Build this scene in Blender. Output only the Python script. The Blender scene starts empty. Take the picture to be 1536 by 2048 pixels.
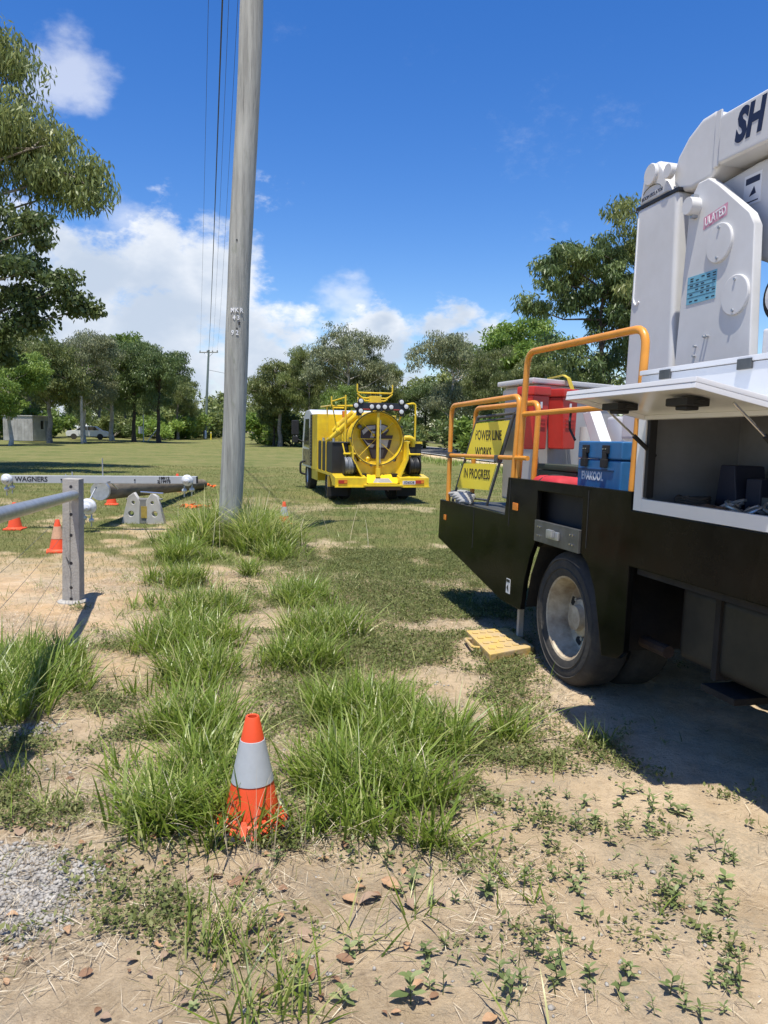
import bpy, bmesh, math, random
import numpy as np
from mathutils import Vector, Matrix

# ------------------------------------------------------------------ camera, sky, sun, exposure
scene = bpy.context.scene
R = math.radians
EYE = 1.6
FPX = 1539.0                     # focal length in photograph pixels (photo 1536 x 2048)
PITCH = math.atan((1024 - 866) / FPX)
ROLL = R(1.0)
cam_data = bpy.data.cameras.new('camera')
cam_data.sensor_fit = 'VERTICAL'
cam_data.sensor_height = 36.0
cam_data.sensor_width = 27.0
cam_data.lens = 36.0 * FPX / 2048.0
cam_data.clip_start = 0.05
cam_data.clip_end = 6000
cam = bpy.data.objects.new('camera', cam_data)
scene.collection.objects.link(cam)
cam.matrix_world = Matrix.Translation((0, 0, EYE)) @ Matrix.Rotation(R(90) - PITCH, 4, 'X') @ Matrix.Rotation(ROLL, 4, 'Z')
scene.camera = cam

SUN_EL = R(75.0)
SUN_FROM = Vector((-0.20, -0.98, 0)).normalized()          # horizontal direction towards the sun: behind the camera
SUN_DIR = (SUN_FROM * math.cos(SUN_EL) + Vector((0, 0, math.sin(SUN_EL)))).normalized()
sd = bpy.data.lights.new('sun', 'SUN')
sd.energy = 5.0
sd.angle = R(0.55)
sd.color = (1.0, 0.94, 0.83)
sun = bpy.data.objects.new('sun', sd)
scene.collection.objects.link(sun)
sun.rotation_euler = SUN_DIR.to_track_quat('Z', 'Y').to_euler()

def world_setup():
    w = bpy.data.worlds.new('World'); scene.world = w; w.use_nodes = True
    nt = w.node_tree; nt.nodes.clear(); N = nt.nodes; L = nt.links
    def math_n(op, a, b=None, clamp=False):
        n = N.new('ShaderNodeMath'); n.operation = op; n.use_clamp = clamp
        for i, v in enumerate((a, b)):
            if v is None: continue
            if isinstance(v, (int, float)): n.inputs[i].default_value = v
            else: L.new(v, n.inputs[i])
        return n.outputs[0]
    def smooth(v, a, b):
        n = N.new('ShaderNodeMapRange'); n.interpolation_type = 'SMOOTHSTEP'
        n.inputs['From Min'].default_value = a; n.inputs['From Max'].default_value = b
        L.new(v, n.inputs['Value']); return n.outputs['Result']
    sky = N.new('ShaderNodeTexSky'); sky.sky_type = 'NISHITA'; sky.sun_disc = False
    sky.sun_elevation = SUN_EL
    sky.sun_rotation = math.atan2(SUN_FROM.x, SUN_FROM.y)
    sky.altitude = 10; sky.air_density = 1.0; sky.dust_density = 0.35; sky.ozone_density = 3.0
    tc = N.new('ShaderNodeTexCoord'); V = tc.outputs['Generated']
    sep = N.new('ShaderNodeSeparateXYZ'); L.new(V, sep.inputs[0]); Z = sep.outputs['Z']
    # stretch directions so that clouds flatten towards the horizon
    mp = N.new('ShaderNodeMapping'); mp.inputs['Scale'].default_value = (1, 1, 1.7); L.new(V, mp.inputs[0])
    def noise(scale, detail, rough, src, off=0):
        n = N.new('ShaderNodeTexNoise'); n.inputs['Scale'].default_value = scale
        n.inputs['Detail'].default_value = detail; n.inputs['Roughness'].default_value = rough
        m = N.new('ShaderNodeMapping'); m.inputs['Location'].default_value = (off, off * .7, off * .3); L.new(src, m.inputs[0])
        L.new(m.outputs[0], n.inputs['Vector']); return n.outputs['Fac']
    big = noise(3.2, 3, 0.5, mp.outputs[0], 4.3)
    fine = noise(10.0, 9, 0.62, mp.outputs[0], 1.7)
    wisp = noise(6.0, 8, 0.7, mp.outputs[0], 9.1)
    # ragged outlines: bend the directions before measuring the banks
    wn = N.new('ShaderNodeTexNoise'); wn.inputs['Scale'].default_value = 5.0; wn.inputs['Detail'].default_value = 5; wn.inputs['Roughness'].default_value = 0.6; L.new(mp.outputs[0], wn.inputs['Vector'])
    w1 = N.new('ShaderNodeVectorMath'); w1.operation = 'SUBTRACT'; L.new(wn.outputs['Color'], w1.inputs[0]); w1.inputs[1].default_value = (.5, .5, .5)
    w2 = N.new('ShaderNodeVectorMath'); w2.operation = 'SCALE'; L.new(w1.outputs[0], w2.inputs[0]); w2.inputs['Scale'].default_value = 0.17
    w3 = N.new('ShaderNodeVectorMath'); w3.operation = 'ADD'; L.new(V, w3.inputs[0]); L.new(w2.outputs[0], w3.inputs[1]); VW = w3.outputs[0]
    # the cumulus banks standing in the sky: (direction, angular radius)
    def dirv(px, py):
        d = cam.matrix_world.to_3x3() @ Vector(((px - 768) / FPX, (1024 - py) / FPX, -1)); return d.normalized()
    banks = [((300, 640), .15), ((430, 560), .105), ((180, 600), .12), ((480, 640), .075), ((330, 760), .17), ((520, 760), .13),
             ((750, 640), .055), ((880, 650), .06), ((950, 720), .07), ((640, 770), .07),
             ((800, 740), .08), ((50, 700), .2)]
    m = None
    for (p, r) in banks:
        c = dirv(*p)
        dn = N.new('ShaderNodeVectorMath'); dn.operation = 'DISTANCE'; L.new(VW, dn.inputs[0]); dn.inputs[1].default_value = c
        v = math_n('SUBTRACT', 1.0, math_n('DIVIDE', dn.outputs['Value'], r))
        v = math_n('MAXIMUM', v, -1.0)
        m = v if m is None else math_n('MAXIMUM', m, v)
    mw = None                                                    # thin, half-transparent cloud
    for (p, r) in (((95, 130), .05), ((130, 165), .035), ((215, 445), .05), ((690, 585), .035)):
        dn = N.new('ShaderNodeVectorMath'); dn.operation = 'DISTANCE'; L.new(VW, dn.inputs[0]); dn.inputs[1].default_value = dirv(*p)
        v = math_n('MAXIMUM', math_n('SUBTRACT', 1.0, math_n('DIVIDE', dn.outputs['Value'], r)), -1.0)
        mw = v if mw is None else math_n('MAXIMUM', mw, v)
    # ... and the band of cloud that rings the horizon all the way round
    band = math_n('MULTIPLY', smooth(Z, 0.30, 0.02), 0.75)
    band = math_n('ADD', band, math_n('MULTIPLY', math_n('SUBTRACT', big, 0.55), 2.6))
    band = math_n('SUBTRACT', band, 0.95)
    m = math_n('MAXIMUM', m, band)
    edge = math_n('MULTIPLY', math_n('SUBTRACT', fine, 0.5), 2.6)
    dens = math_n('ADD', m, edge)
    mask = smooth(dens, 0.05, 0.58)
    wispy = math_n('MULTIPLY', smooth(math_n('ADD', mw, edge), -0.15, 1.0), 0.52)
    thin = math_n('MULTIPLY', smooth(wisp, 0.60, 0.85), smooth(Z, 0.75, 0.15))
    mask = math_n('MAXIMUM', math_n('MULTIPLY', mask, 0.96), math_n('MULTIPLY', thin, 0.22))
    mask = math_n('MAXIMUM', mask, wispy)
    # lit tops, greyer bases: cloud shading from its own thickness
    body = noise(7.0, 7, 0.55, mp.outputs[0], 3.1)
    shade = smooth(math_n('ADD', math_n('MULTIPLY', m, 0.55), math_n('MULTIPLY', body, 0.9)), 0.45, 0.95)
    cr = N.new('ShaderNodeMix'); cr.data_type = 'RGBA'
    L.new(shade, cr.inputs['Factor']); cr.inputs['A'].default_value = (0.92, 0.94, 0.97, 1); cr.inputs['B'].default_value = (0.52, 0.60, 0.72, 1)
    hsv = N.new('ShaderNodeHueSaturation'); hsv.inputs['Saturation'].default_value = 1.36; hsv.inputs['Hue'].default_value = 0.513; L.new(sky.outputs[0], hsv.inputs['Color'])
    b1 = N.new('ShaderNodeBackground'); b1.inputs['Strength'].default_value = 0.125; L.new(hsv.outputs[0], b1.inputs[0])
    b2 = N.new('ShaderNodeBackground'); b2.inputs['Strength'].default_value = 0.84; L.new(cr.outputs['Result'], b2.inputs[0])
    mx = N.new('ShaderNodeMixShader'); L.new(mask, mx.inputs[0]); L.new(b1.outputs[0], mx.inputs[1]); L.new(b2.outputs[0], mx.inputs[2])
    o = N.new('ShaderNodeOutputWorld'); L.new(mx.outputs[0], o.inputs[0])
world_setup()
scene.view_settings.view_transform = 'Standard'
scene.view_settings.look = 'None'
scene.view_settings.exposure = 0.44
scene.view_settings.gamma = 1.0
scene.view_settings.use_curve_mapping = False

# ------------------------------------------------------------------ helpers
COL = scene.collection
random.seed(7)
rng = np.random.default_rng(11)
_r = Vector((1, 0, 0)); _M3 = cam.matrix_world.to_3x3()
def ray(px, py): return _M3 @ Vector(((px - 768) / FPX, (1024 - py) / FPX, -1))
def ground_pt(px, py, z=0.0):
    d = ray(px, py); t = (z - EYE) / d.z; return Vector((0, 0, EYE)) + d * t
def at_depth(px, py, Y):
    d = ray(px, py); return Vector((0, 0, EYE)) + d * (Y / d.y)

def tag(o, label=None, cat=None, group=None, kind=None):
    if label: o['label'] = label
    if cat: o['category'] = cat
    if group: o['group'] = group
    if kind: o['kind'] = kind
    return o
def empty(name, loc=(0, 0, 0), mat3=None, rz=0.0):
    o = bpy.data.objects.new(name, None); COL.objects.link(o); o.empty_display_size = 0.2
    M = mat3.to_4x4() if mat3 is not None else Matrix.Rotation(rz, 4, 'Z')
    o.matrix_world = Matrix.Translation(loc) @ M
    return o
def copy_tree(o, parent=None):
    c = o.copy(); COL.objects.link(c); c.parent = parent
    for ch in o.children: copy_tree(ch, c)
    return c

# ---- materials
MATS = {}
def pmat(name, col, rough=0.5, metal=0.0, var=0.0, vscale=6.0, col2=None, bump=0.0, bscale=40.0, spec=0.5, coat=0.0, trans=0.0, alpha=None, rvar=0.0):
    if name in MATS: return MATS[name]
    m = bpy.data.materials.new(name); m.use_nodes = True; MATS[name] = m
    nt = m.node_tree; N = nt.nodes; L = nt.links; b = N['Principled BSDF']
    b.inputs['Base Color'].default_value = (*col, 1); b.inputs['Roughness'].default_value = rough
    b.inputs['Metallic'].default_value = metal; b.inputs['Specular IOR Level'].default_value = spec
    b.inputs['Coat Weight'].default_value = coat; b.inputs['Coat Roughness'].default_value = 0.08
    b.inputs['Transmission Weight'].default_value = trans
    tc = N.new('ShaderNodeTexCoord')
    if var > 0 or col2 is not None or rvar > 0:
        n = N.new('ShaderNodeTexNoise'); n.inputs['Scale'].default_value = vscale; n.inputs['Detail'].default_value = 6; n.inputs['Roughness'].default_value = 0.65
        L.new(tc.outputs['Object'], n.inputs['Vector'])
        mr = N.new('ShaderNodeMapRange'); mr.inputs['From Min'].default_value = 0.35; mr.inputs['From Max'].default_value = 0.68
        L.new(n.outputs['Fac'], mr.inputs['Value'])
        if var > 0 or col2 is not None:
            mx = N.new('ShaderNodeMix'); mx.data_type = 'RGBA'; L.new(mr.outputs['Result'], mx.inputs['Factor'])
            c2 = col2 if col2 is not None else tuple(max(0, c * (1 - var)) for c in col)
            mx.inputs['A'].default_value = (*col, 1); mx.inputs['B'].default_value = (*c2, 1)
            L.new(mx.outputs['Result'], b.inputs['Base Color'])
        if rvar > 0:
            m2 = N.new('ShaderNodeMapRange'); m2.inputs['To Min'].default_value = max(0.02, rough - rvar); m2.inputs['To Max'].default_value = min(1, rough + rvar)
            L.new(n.outputs['Fac'], m2.inputs['Value']); L.new(m2.outputs['Result'], b.inputs['Roughness'])
    if bump > 0:
        n2 = N.new('ShaderNodeTexNoise'); n2.inputs['Scale'].default_value = bscale; n2.inputs['Detail'].default_value = 5
        L.new(tc.outputs['Object'], n2.inputs['Vector'])
        bp = N.new('ShaderNodeBump'); bp.inputs['Strength'].default_value = bump; bp.inputs['Distance'].default_value = 0.01
        L.new(n2.outputs['Fac'], bp.inputs['Height']); L.new(bp.outputs['Normal'], b.inputs['Normal'])
    return m

def leafmat(name, c1, c2, c3=None, transl=0.3, rough=0.45, spec=0.4):
    """foliage: colour from a per-leaf tint attribute, some light through the leaf"""
    m = bpy.data.materials.new(name); m.use_nodes = True; nt = m.node_tree; N = nt.nodes; L = nt.links; b = N['Principled BSDF']; out = N['Material Output']
    at = N.new('ShaderNodeAttribute'); at.attribute_name = 'tint'
    cr = N.new('ShaderNodeValToRGB'); L.new(at.outputs['Fac'], cr.inputs['Fac'])
    cr.color_ramp.elements[0].color = (*c1, 1); cr.color_ramp.elements[1].color = (*(c3 or c2), 1)
    if c3: e = cr.color_ramp.elements.new(0.6); e.color = (*c2, 1)
    oi = N.new('ShaderNodeObjectInfo')
    hs = N.new('ShaderNodeHueSaturation'); L.new(cr.outputs[0], hs.inputs['Color'])
    mr = N.new('ShaderNodeMapRange'); mr.inputs['To Min'].default_value = 0.8; mr.inputs['To Max'].default_value = 1.2; L.new(oi.outputs['Random'], mr.inputs['Value']); L.new(mr.outputs['Result'], hs.inputs['Value'])
    L.new(hs.outputs[0], b.inputs['Base Color']); b.inputs['Roughness'].default_value = rough; b.inputs['Specular IOR Level'].default_value = spec
    tr = N.new('ShaderNodeBsdfTranslucent'); h2 = N.new('ShaderNodeHueSaturation'); h2.inputs['Value'].default_value = 1.25; h2.inputs['Hue'].default_value = 0.485; L.new(hs.outputs[0], h2.inputs['Color']); L.new(h2.outputs[0], tr.inputs['Color'])
    mx = N.new('ShaderNodeMixShader'); mx.inputs[0].default_value = transl; L.new(b.outputs[0], mx.inputs[1]); L.new(tr.outputs[0], mx.inputs[2]); L.new(mx.outputs[0], out.inputs['Surface'])
    return m

# ---- mesh builder
class MB:
    def __init__(s): s.v = []; s.f = []
    def add(s, vs, fs):
        o = len(s.v); s.v += [tuple(p) for p in vs]; s.f += [tuple(i + o for i in f) for f in fs]; return s
    def box(s, x0, x1, y0, y1, z0, z1, M=None):
        vs = [Vector((x, y, z)) for z in (z0, z1) for y in (y0, y1) for x in (x0, x1)]
        if M is not None: vs = [M @ p for p in vs]
        return s.add(vs, [(0, 2, 3, 1), (4, 5, 7, 6), (0, 1, 5, 4), (2, 6, 7, 3), (0, 4, 6, 2), (1, 3, 7, 5)])
    def prism(s, poly, fn, d0, d1):
        """extrude a 2-D outline; fn(a, b, d) -> 3-D point"""
        n = len(poly); vs = [fn(a, b, d0) for a, b in poly] + [fn(a, b, d1) for a, b in poly]
        fs = [tuple(range(n)), tuple(range(2 * n - 1, n - 1, -1))] + [(i, i + n, (i + 1) % n + n, (i + 1) % n) for i in range(n)]
        return s.add(vs, fs)
    def tube(s, pts, r, seg=8, fillet=0.0, closed=False):
        pts = [Vector(p) for p in pts]
        if fillet > 0:
            q = [pts[0]]
            for i in range(1, len(pts) - 1):
                a, b, c = pts[i - 1], pts[i], pts[i + 1]
                f = min(fillet, (a - b).length * .48, (c - b).length * .48)
                p0 = b + (a - b).normalized() * f; p1 = b + (c - b).normalized() * f
                for k in range(6):
                    t = k / 5; q.append((1 - t) ** 2 * p0 + 2 * t * (1 - t) * b + t * t * p1)
            q.append(pts[-1]); pts = q
        n = len(pts); rs = r if isinstance(r, (list, tuple)) else [r] * n
        if len(rs) != n: rs = [rs[0] + (rs[-1] - rs[0]) * i / (n - 1) for i in range(n)]
        vs = []; up = None
        for i, p in enumerate(pts):
            if closed: t = pts[(i + 1) % n] - pts[i - 1]
            else: t = pts[min(i + 1, n - 1)] - pts[max(i - 1, 0)]
            t.normalize()
            if up is None: up = Vector((0, 0, 1)) if abs(t.z) < .9 else Vector((1, 0, 0))
            e1 = t.cross(up); e1.normalize(); e2 = e1.cross(t); up = e2
            for k in range(seg):
                a = 2 * math.pi * k / seg; vs.append(p + (e1 * math.cos(a) + e2 * math.sin(a)) * rs[i])
        fs = []
        for i in range(n if closed else n - 1):
            j = (i + 1) % n
            for k in range(seg): fs.append((i * seg + k, i * seg + (k + 1) % seg, j * seg + (k + 1) % seg, j * seg + k))
        if not closed: fs += [tuple(range(seg))[::-1], tuple((n - 1) * seg + k for k in range(seg))]
        return s.add(vs, fs)
    def lathe(s, prof, seg=24, M=None, cap=True):
        """profile [(radius, height)] turned round local Z"""
        M = M or Matrix.Identity(4); vs = []; n = len(prof)
        for (r, z) in prof:
            for k in range(seg):
                a = 2 * math.pi * k / seg; vs.append(M @ Vector((r * math.cos(a), r * math.sin(a), z)))
        fs = [(i * seg + k, i * seg + (k + 1) % seg, (i + 1) * seg + (k + 1) % seg, (i + 1) * seg + k) for i in range(n - 1) for k in range(seg)]
        if cap: fs += [tuple(range(seg))[::-1], tuple((n - 1) * seg + k for k in range(seg))]
        return s.add(vs, fs)
    def sphere(s, c, r, seg=14, rings=8, sc=(1, 1, 1)):
        vs = []; fs = []; c = Vector(c)
        for i in range(rings + 1):
            th = math.pi * i / rings
            for k in range(seg):
                a = 2 * math.pi * k / seg
                vs.append(c + Vector((r * sc[0] * math.sin(th) * math.cos(a), r * sc[1] * math.sin(th) * math.sin(a), r * sc[2] * math.cos(th))))
        for i in range(rings):
            for k in range(seg): fs.append((i * seg + k, (i + 1) * seg + k, (i + 1) * seg + (k + 1) % seg, i * seg + (k + 1) % seg))
        return s.add(vs, fs)
    def build(s, name, mat, parent=None, bevel=0.0, smooth=35, label=None, bseg=2):
        me = bpy.data.meshes.new(name); me.from_pydata(s.v, [], s.f)
        bm = bmesh.new(); bm.from_mesh(me)
        bmesh.ops.remove_doubles(bm, verts=bm.verts, dist=1e-5)
        bmesh.ops.dissolve_degenerate(bm, edges=bm.edges, dist=1e-6)
        bmesh.ops.recalc_face_normals(bm, faces=bm.faces)
        if bevel > 0:
            es = [e for e in bm.edges if len(e.link_faces) == 2 and e.calc_face_angle(0) > R(30)]
            bmesh.ops.bevel(bm, geom=es, offset=bevel, segments=bseg, affect='EDGES', profile=0.6, clamp_overlap=True)
        bm.to_mesh(me); bm.free()
        if smooth:
            me.polygons.foreach_set('use_smooth', [True] * len(me.polygons)); me.set_sharp_from_angle(angle=R(smooth))
        me.materials.append(mat)
        o = bpy.data.objects.new(name, me); COL.objects.link(o)
        if bevel > 0 and smooth:
            wn = o.modifiers.new('weighted_normal', 'WEIGHTED_NORMAL'); wn.keep_sharp = True; wn.weight = 80
        if parent is not None: o.parent = parent
        if label: o['label'] = label
        return o

def curve_plate(name, outlines, depth, M, mat, parent, bevel=0.0):
    """flat plate with round or other holes: 2-D filled curve -> mesh (outlines: list of point lists, first is the rim)"""
    cu = bpy.data.curves.new('tmp', 'CURVE'); cu.dimensions = '2D'; cu.fill_mode = 'BOTH'; cu.extrude = depth / 2; cu.bevel_depth = bevel; cu.bevel_resolution = 1
    for pl in outlines:
        sp = cu.splines.new('POLY'); sp.points.add(len(pl) - 1); sp.use_cyclic_u = True
        for i, (a, b) in enumerate(pl): sp.points[i].co = (a, b, 0, 1)
    return curve_obj(name, cu, M, mat, parent)
def curve_obj(name, cu, M, mat, parent):
    t = bpy.data.objects.new('tmp', cu); COL.objects.link(t)
    dg = bpy.context.evaluated_depsgraph_get()
    me = bpy.data.meshes.new_from_object(t.evaluated_get(dg)); COL.objects.unlink(t); bpy.data.objects.remove(t)
    me.name = name; me.transform(M); me.materials.clear(); me.materials.append(mat)
    o = bpy.data.objects.new(name, me); COL.objects.link(o)
    if parent is not None: o.parent = parent
    return o
def text_obj(name, txt, size, M, mat, parent, bold=0.0, sx=1.0, shear=0.0, extrude=0.0008, align='CENTER', space=1.0):
    cu = bpy.data.curves.new('tmp', 'FONT'); cu.body = txt; cu.size = size; cu.align_x = align; cu.align_y = 'CENTER'
    cu.extrude = extrude; cu.offset = bold; cu.shear = shear; cu.resolution_u = 3; cu.space_line = 0.95; cu.space_character = space
    return curve_obj(name, cu, M @ Matrix.Diagonal((sx, 1, 1, 1)), mat, parent)
def frame(origin, xdir, ydir):
    x = Vector(xdir).normalized(); y = Vector(ydir); y = (y - x * y.dot(x)).normalized(); z = x.cross(y)
    M = Matrix((x, y, z)).transposed().to_4x4(); M.translation = Vector(origin); return M

def fast_mesh(name, V, F, mat, tint=None, smooth=False):
    V = np.ascontiguousarray(V, np.float32); F = np.ascontiguousarray(F, np.int32)
    me = bpy.data.meshes.new(name); me.vertices.add(len(V)); me.vertices.foreach_set('co', V.ravel())
    k = F.shape[1]; me.loops.add(F.size); me.loops.foreach_set('vertex_index', F.ravel())
    me.polygons.add(len(F)); me.polygons.foreach_set('loop_start', np.arange(0, F.size, k, dtype=np.int32))
    try: me.polygons.foreach_set('loop_total', np.full(len(F), k, np.int32))
    except Exception: pass
    if smooth: me.polygons.foreach_set('use_smooth', np.ones(len(F), bool))
    if tint is not None:
        a = me.attributes.new('tint', 'FLOAT', 'POINT'); a.data.foreach_set('value', np.ascontiguousarray(tint, np.float32))
    me.update(calc_edges=True); me.materials.append(mat)
    return me
def link_mesh(name, me, parent=None):
    o = bpy.data.objects.new(name, me); COL.objects.link(o)
    if parent is not None: o.parent = parent
    return o

# ---- smooth value noise, for terrain and planting
_tab = np.random.default_rng(5).random((256, 256))
def vnoise(x, y):
    xi = np.floor(x).astype(int); yi = np.floor(y).astype(int); fx = x - xi; fy = y - yi
    fx = fx * fx * (3 - 2 * fx); fy = fy * fy * (3 - 2 * fy)
    a = _tab[xi % 256, yi % 256]; b = _tab[(xi + 1) % 256, yi % 256]; c = _tab[xi % 256, (yi + 1) % 256]; d = _tab[(xi + 1) % 256, (yi + 1) % 256]
    return (a * (1 - fx) + b * fx) * (1 - fy) + (c * (1 - fx) + d * fx) * fy
def fbm(x, y, oct=4):
    s = 0; a = 0.5; t = 0
    for i in range(oct): s = s + a * vnoise(x * 2 ** i + 17 * i, y * 2 ** i + 31 * i); t += a; a *= 0.5
    return s / t
def sstep(v, a, b):
    t = np.clip((v - a) / (b - a), 0, 1); return t * t * (3 - 2 * t)

# ------------------------------------------------------------------ ground
POLE = ground_pt(458, 1090)
ROAD_P = Vector((2.6, 60.0)); ROAD_D = Vector((-0.225, 0.974)).normalized(); ROAD_N = Vector((ROAD_D.y, -ROAD_D.x)); ROAD_W = 6.4
def road_t(x, y): return (x - ROAD_P.x) * ROAD_N.x + (y - ROAD_P.y) * ROAD_N.y
def gh(x, y):
    x = np.asarray(x, float); y = np.asarray(y, float)
    z = 0.0075 * np.clip(y - 50, 0, 130)
    r = np.hypot(x, y)
    nf = sstep(r, 60, 20)
    t = road_t(x, y)
    onroad = sstep(t, -2.2, -0.6) * sstep(t, ROAD_W + 2.2, ROAD_W + .6)
    z = z + nf * (1 - onroad) * ((fbm(x * .6, y * .6, 4) - .5) * .06 + (fbm(x * 3.1, y * 3.1, 4) - .5) * .035 + (fbm(x * 14, y * 14, 4) - .5) * .022 * sstep(r, 14, 6))
    z = z + 0.13 * np.exp(-((x - POLE.x) ** 2 + (y - POLE.y) ** 2) / 0.7 ** 2)
    z = z - 0.12 * sstep(t, -3.5, -1.8) * sstep(t, -.3, -1.4)     # table drain beside the road
    return z
def H(x, y): return float(gh(x, y))

def blobs(x, y, L):
    m = np.zeros_like(x)
    for (px, py, rx, ry, wt) in L:
        c = ground_pt(px, py); m = np.maximum(m, wt * np.exp(-(((x - c.x) / rx) ** 2 + ((y - c.y) / ry) ** 2)))
    return m
LONG = [(458, 1092, .85, .6, 1), (520, 1100, .5, .6, .8), (380, 1120, .6, .6, .9), (360, 1170, .45, .5, .8), (410, 1225, .45, .5, 1), (370, 1290, .5, .5, 1), (400, 1360, .36, .45, 1), (380, 1450, .36, .4, 1),
        (420, 1540, .3, .35, 1), (340, 1600, .25, .22, 1), (400, 1640, .25, .2, 1), (300, 1650, .18, .16, .8), (450, 1620, .22, .2, .8), (610, 1200, .5, .55, .8), (640, 1265, .45, .5, .95), (600, 1330, .4, .4, .9),
        (720, 1440, .36, .35, 1), (790, 1490, .36, .3, 1), (860, 1510, .3, .25, .95), (690, 1560, .3, .3, 1), (760, 1590, .33, .28, 1), (860, 1600, .28, .22, .9), (680, 1650, .2, .2, .8), (780, 1660, .25, .16, .85),
        (910, 1480, .3, .25, .7), (1010, 1480, .25, .22, .55), (50, 1350, .5, .4, .95), (110, 1330, .3, .3, .7), (20, 1400, .3, .25, .9), (505, 1690, .16, .06, .9), (440, 1690, .14, .08, .9), (560, 1690, .12, .07, .8), (500, 1150, .5, .3, .6), (560, 1120, .5, .4, .6), (300, 1210, .4, .4, .5), (290, 1390, .25, .3, .5), (620, 1680, .15, .12, .7), (860, 1690, .2, .12, .6), (250, 1540, .15, .2, .5), (130, 1400, .3, .2, .5)]
LONG = [(a, b, rx * (.78 if b > 1110 else 1), ry * (.80 if b > 1110 else 1), w_) for a, b, rx, ry, w_ in LONG] + [(50, 1395, .35, .28, .9), (110, 1370, .25, .25, .8), (20, 1440, .25, .2, .8)]
WEED = [(820, 1200, .8, 1.0, 1), (780, 1300, .6, .6, .9), (860, 1290, .5, .6, .9), (700, 1120, .8, .7, .7), (960, 1340, .35, .35, .7), (900, 1400, .4, .35, .6), (560, 1480, .3, .3, .5), (1060, 1530, .3, .25, .6), (1180, 1490, .2, .2, .8),
        (950, 1590, .3, .25, .6), (250, 1290, .4, .4, .5), (60, 1500, .3, .3, .7), (30, 1590, .2, .2, .8), (160, 1610, .2, .15, .6), (480, 1760, .3, .15, .4), (880, 1700, .3, .2, .6), (330, 1830, .2, .15, .6), (280, 1860, .16, .12, .7), (520, 1880, .2, .12, .8), (440, 1900, .2, .12, .8), (620, 1960, .2, .1, .7), (700, 1780, .2, .12, .7), (120, 1640, .25, .15, .7), (250, 1720, .2, .1, .6), (560, 1420, .3, .4, .7), (520, 1290, .35, .5, .6), (480, 1210, .4, .5, .5), (700, 1390, .4, .3, .8), (1000, 1400, .3, .3, .6), (930, 1500, .25, .3, .6), (1280, 1690, .25, .2, .45), (1400, 1800, .25, .15, .4), (1100, 1650, .25, .2, .5), (950, 1850, .2, .15, .45), (200, 1990, .2, .1, .5), (60, 1950, .2, .1, .4), (400, 2020, .2, .1, .6), (780, 2040, .2, .08, .5), (60, 1560, .35, .25, .8), (180, 1500, .3, .25, .5), (300, 1780, .25, .12, .6), (500, 1800, .2, .1, .6), (150, 1900, .2, .1, .5), (620, 1820, .2, .1, .6), (520, 1560, .2, .3, .6), (240, 1420, .25, .3, .6), (540, 1680, .2, .12, .6)]
def lawn_mask(x, y):
    n = fbm(x * .55, y * .55, 4) - .5; n2 = fbm(x * 2.3 + 9, y * 2.3, 4) - .5
    edge = np.where(x < -1.0, 8.7, 8.0 - np.clip(x, -1, 3) * .35)
    m = sstep(y + n * 2.6 + n2 * 1.6, edge - .35, edge + .7)
    patch = sstep(n * 1.4 + n2, .08, .26)                           # thin, worn places in the mown grass
    m = m * (1 - .75 * patch * sstep(y, 24, 10))
    t = road_t(x, y)
    m = m * (1 - sstep(t, -1.1, -.35) * sstep(t, ROAD_W + 1.0, ROAD_W + .3))
    verge = sstep(t, -5.5, -3.5) * sstep(t, -.4, -1.5)
    return np.clip(m, 0, 1), verge
def gravel_mask(x, y):
    n = fbm(x * 3, y * 3, 3) - .5
    a = sstep(((x + 1.38) / .46) ** 2 + ((y - 2.47) / .30) ** 2 + n * 2.6, 1.25, .45)
    b = sstep(((x + 2.15) / .40) ** 2 + ((y - 3.85) / .22) ** 2 + n * 2.4, 1.25, .45)
    return np.clip(np.maximum(a, b), 0, 1)

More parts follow.
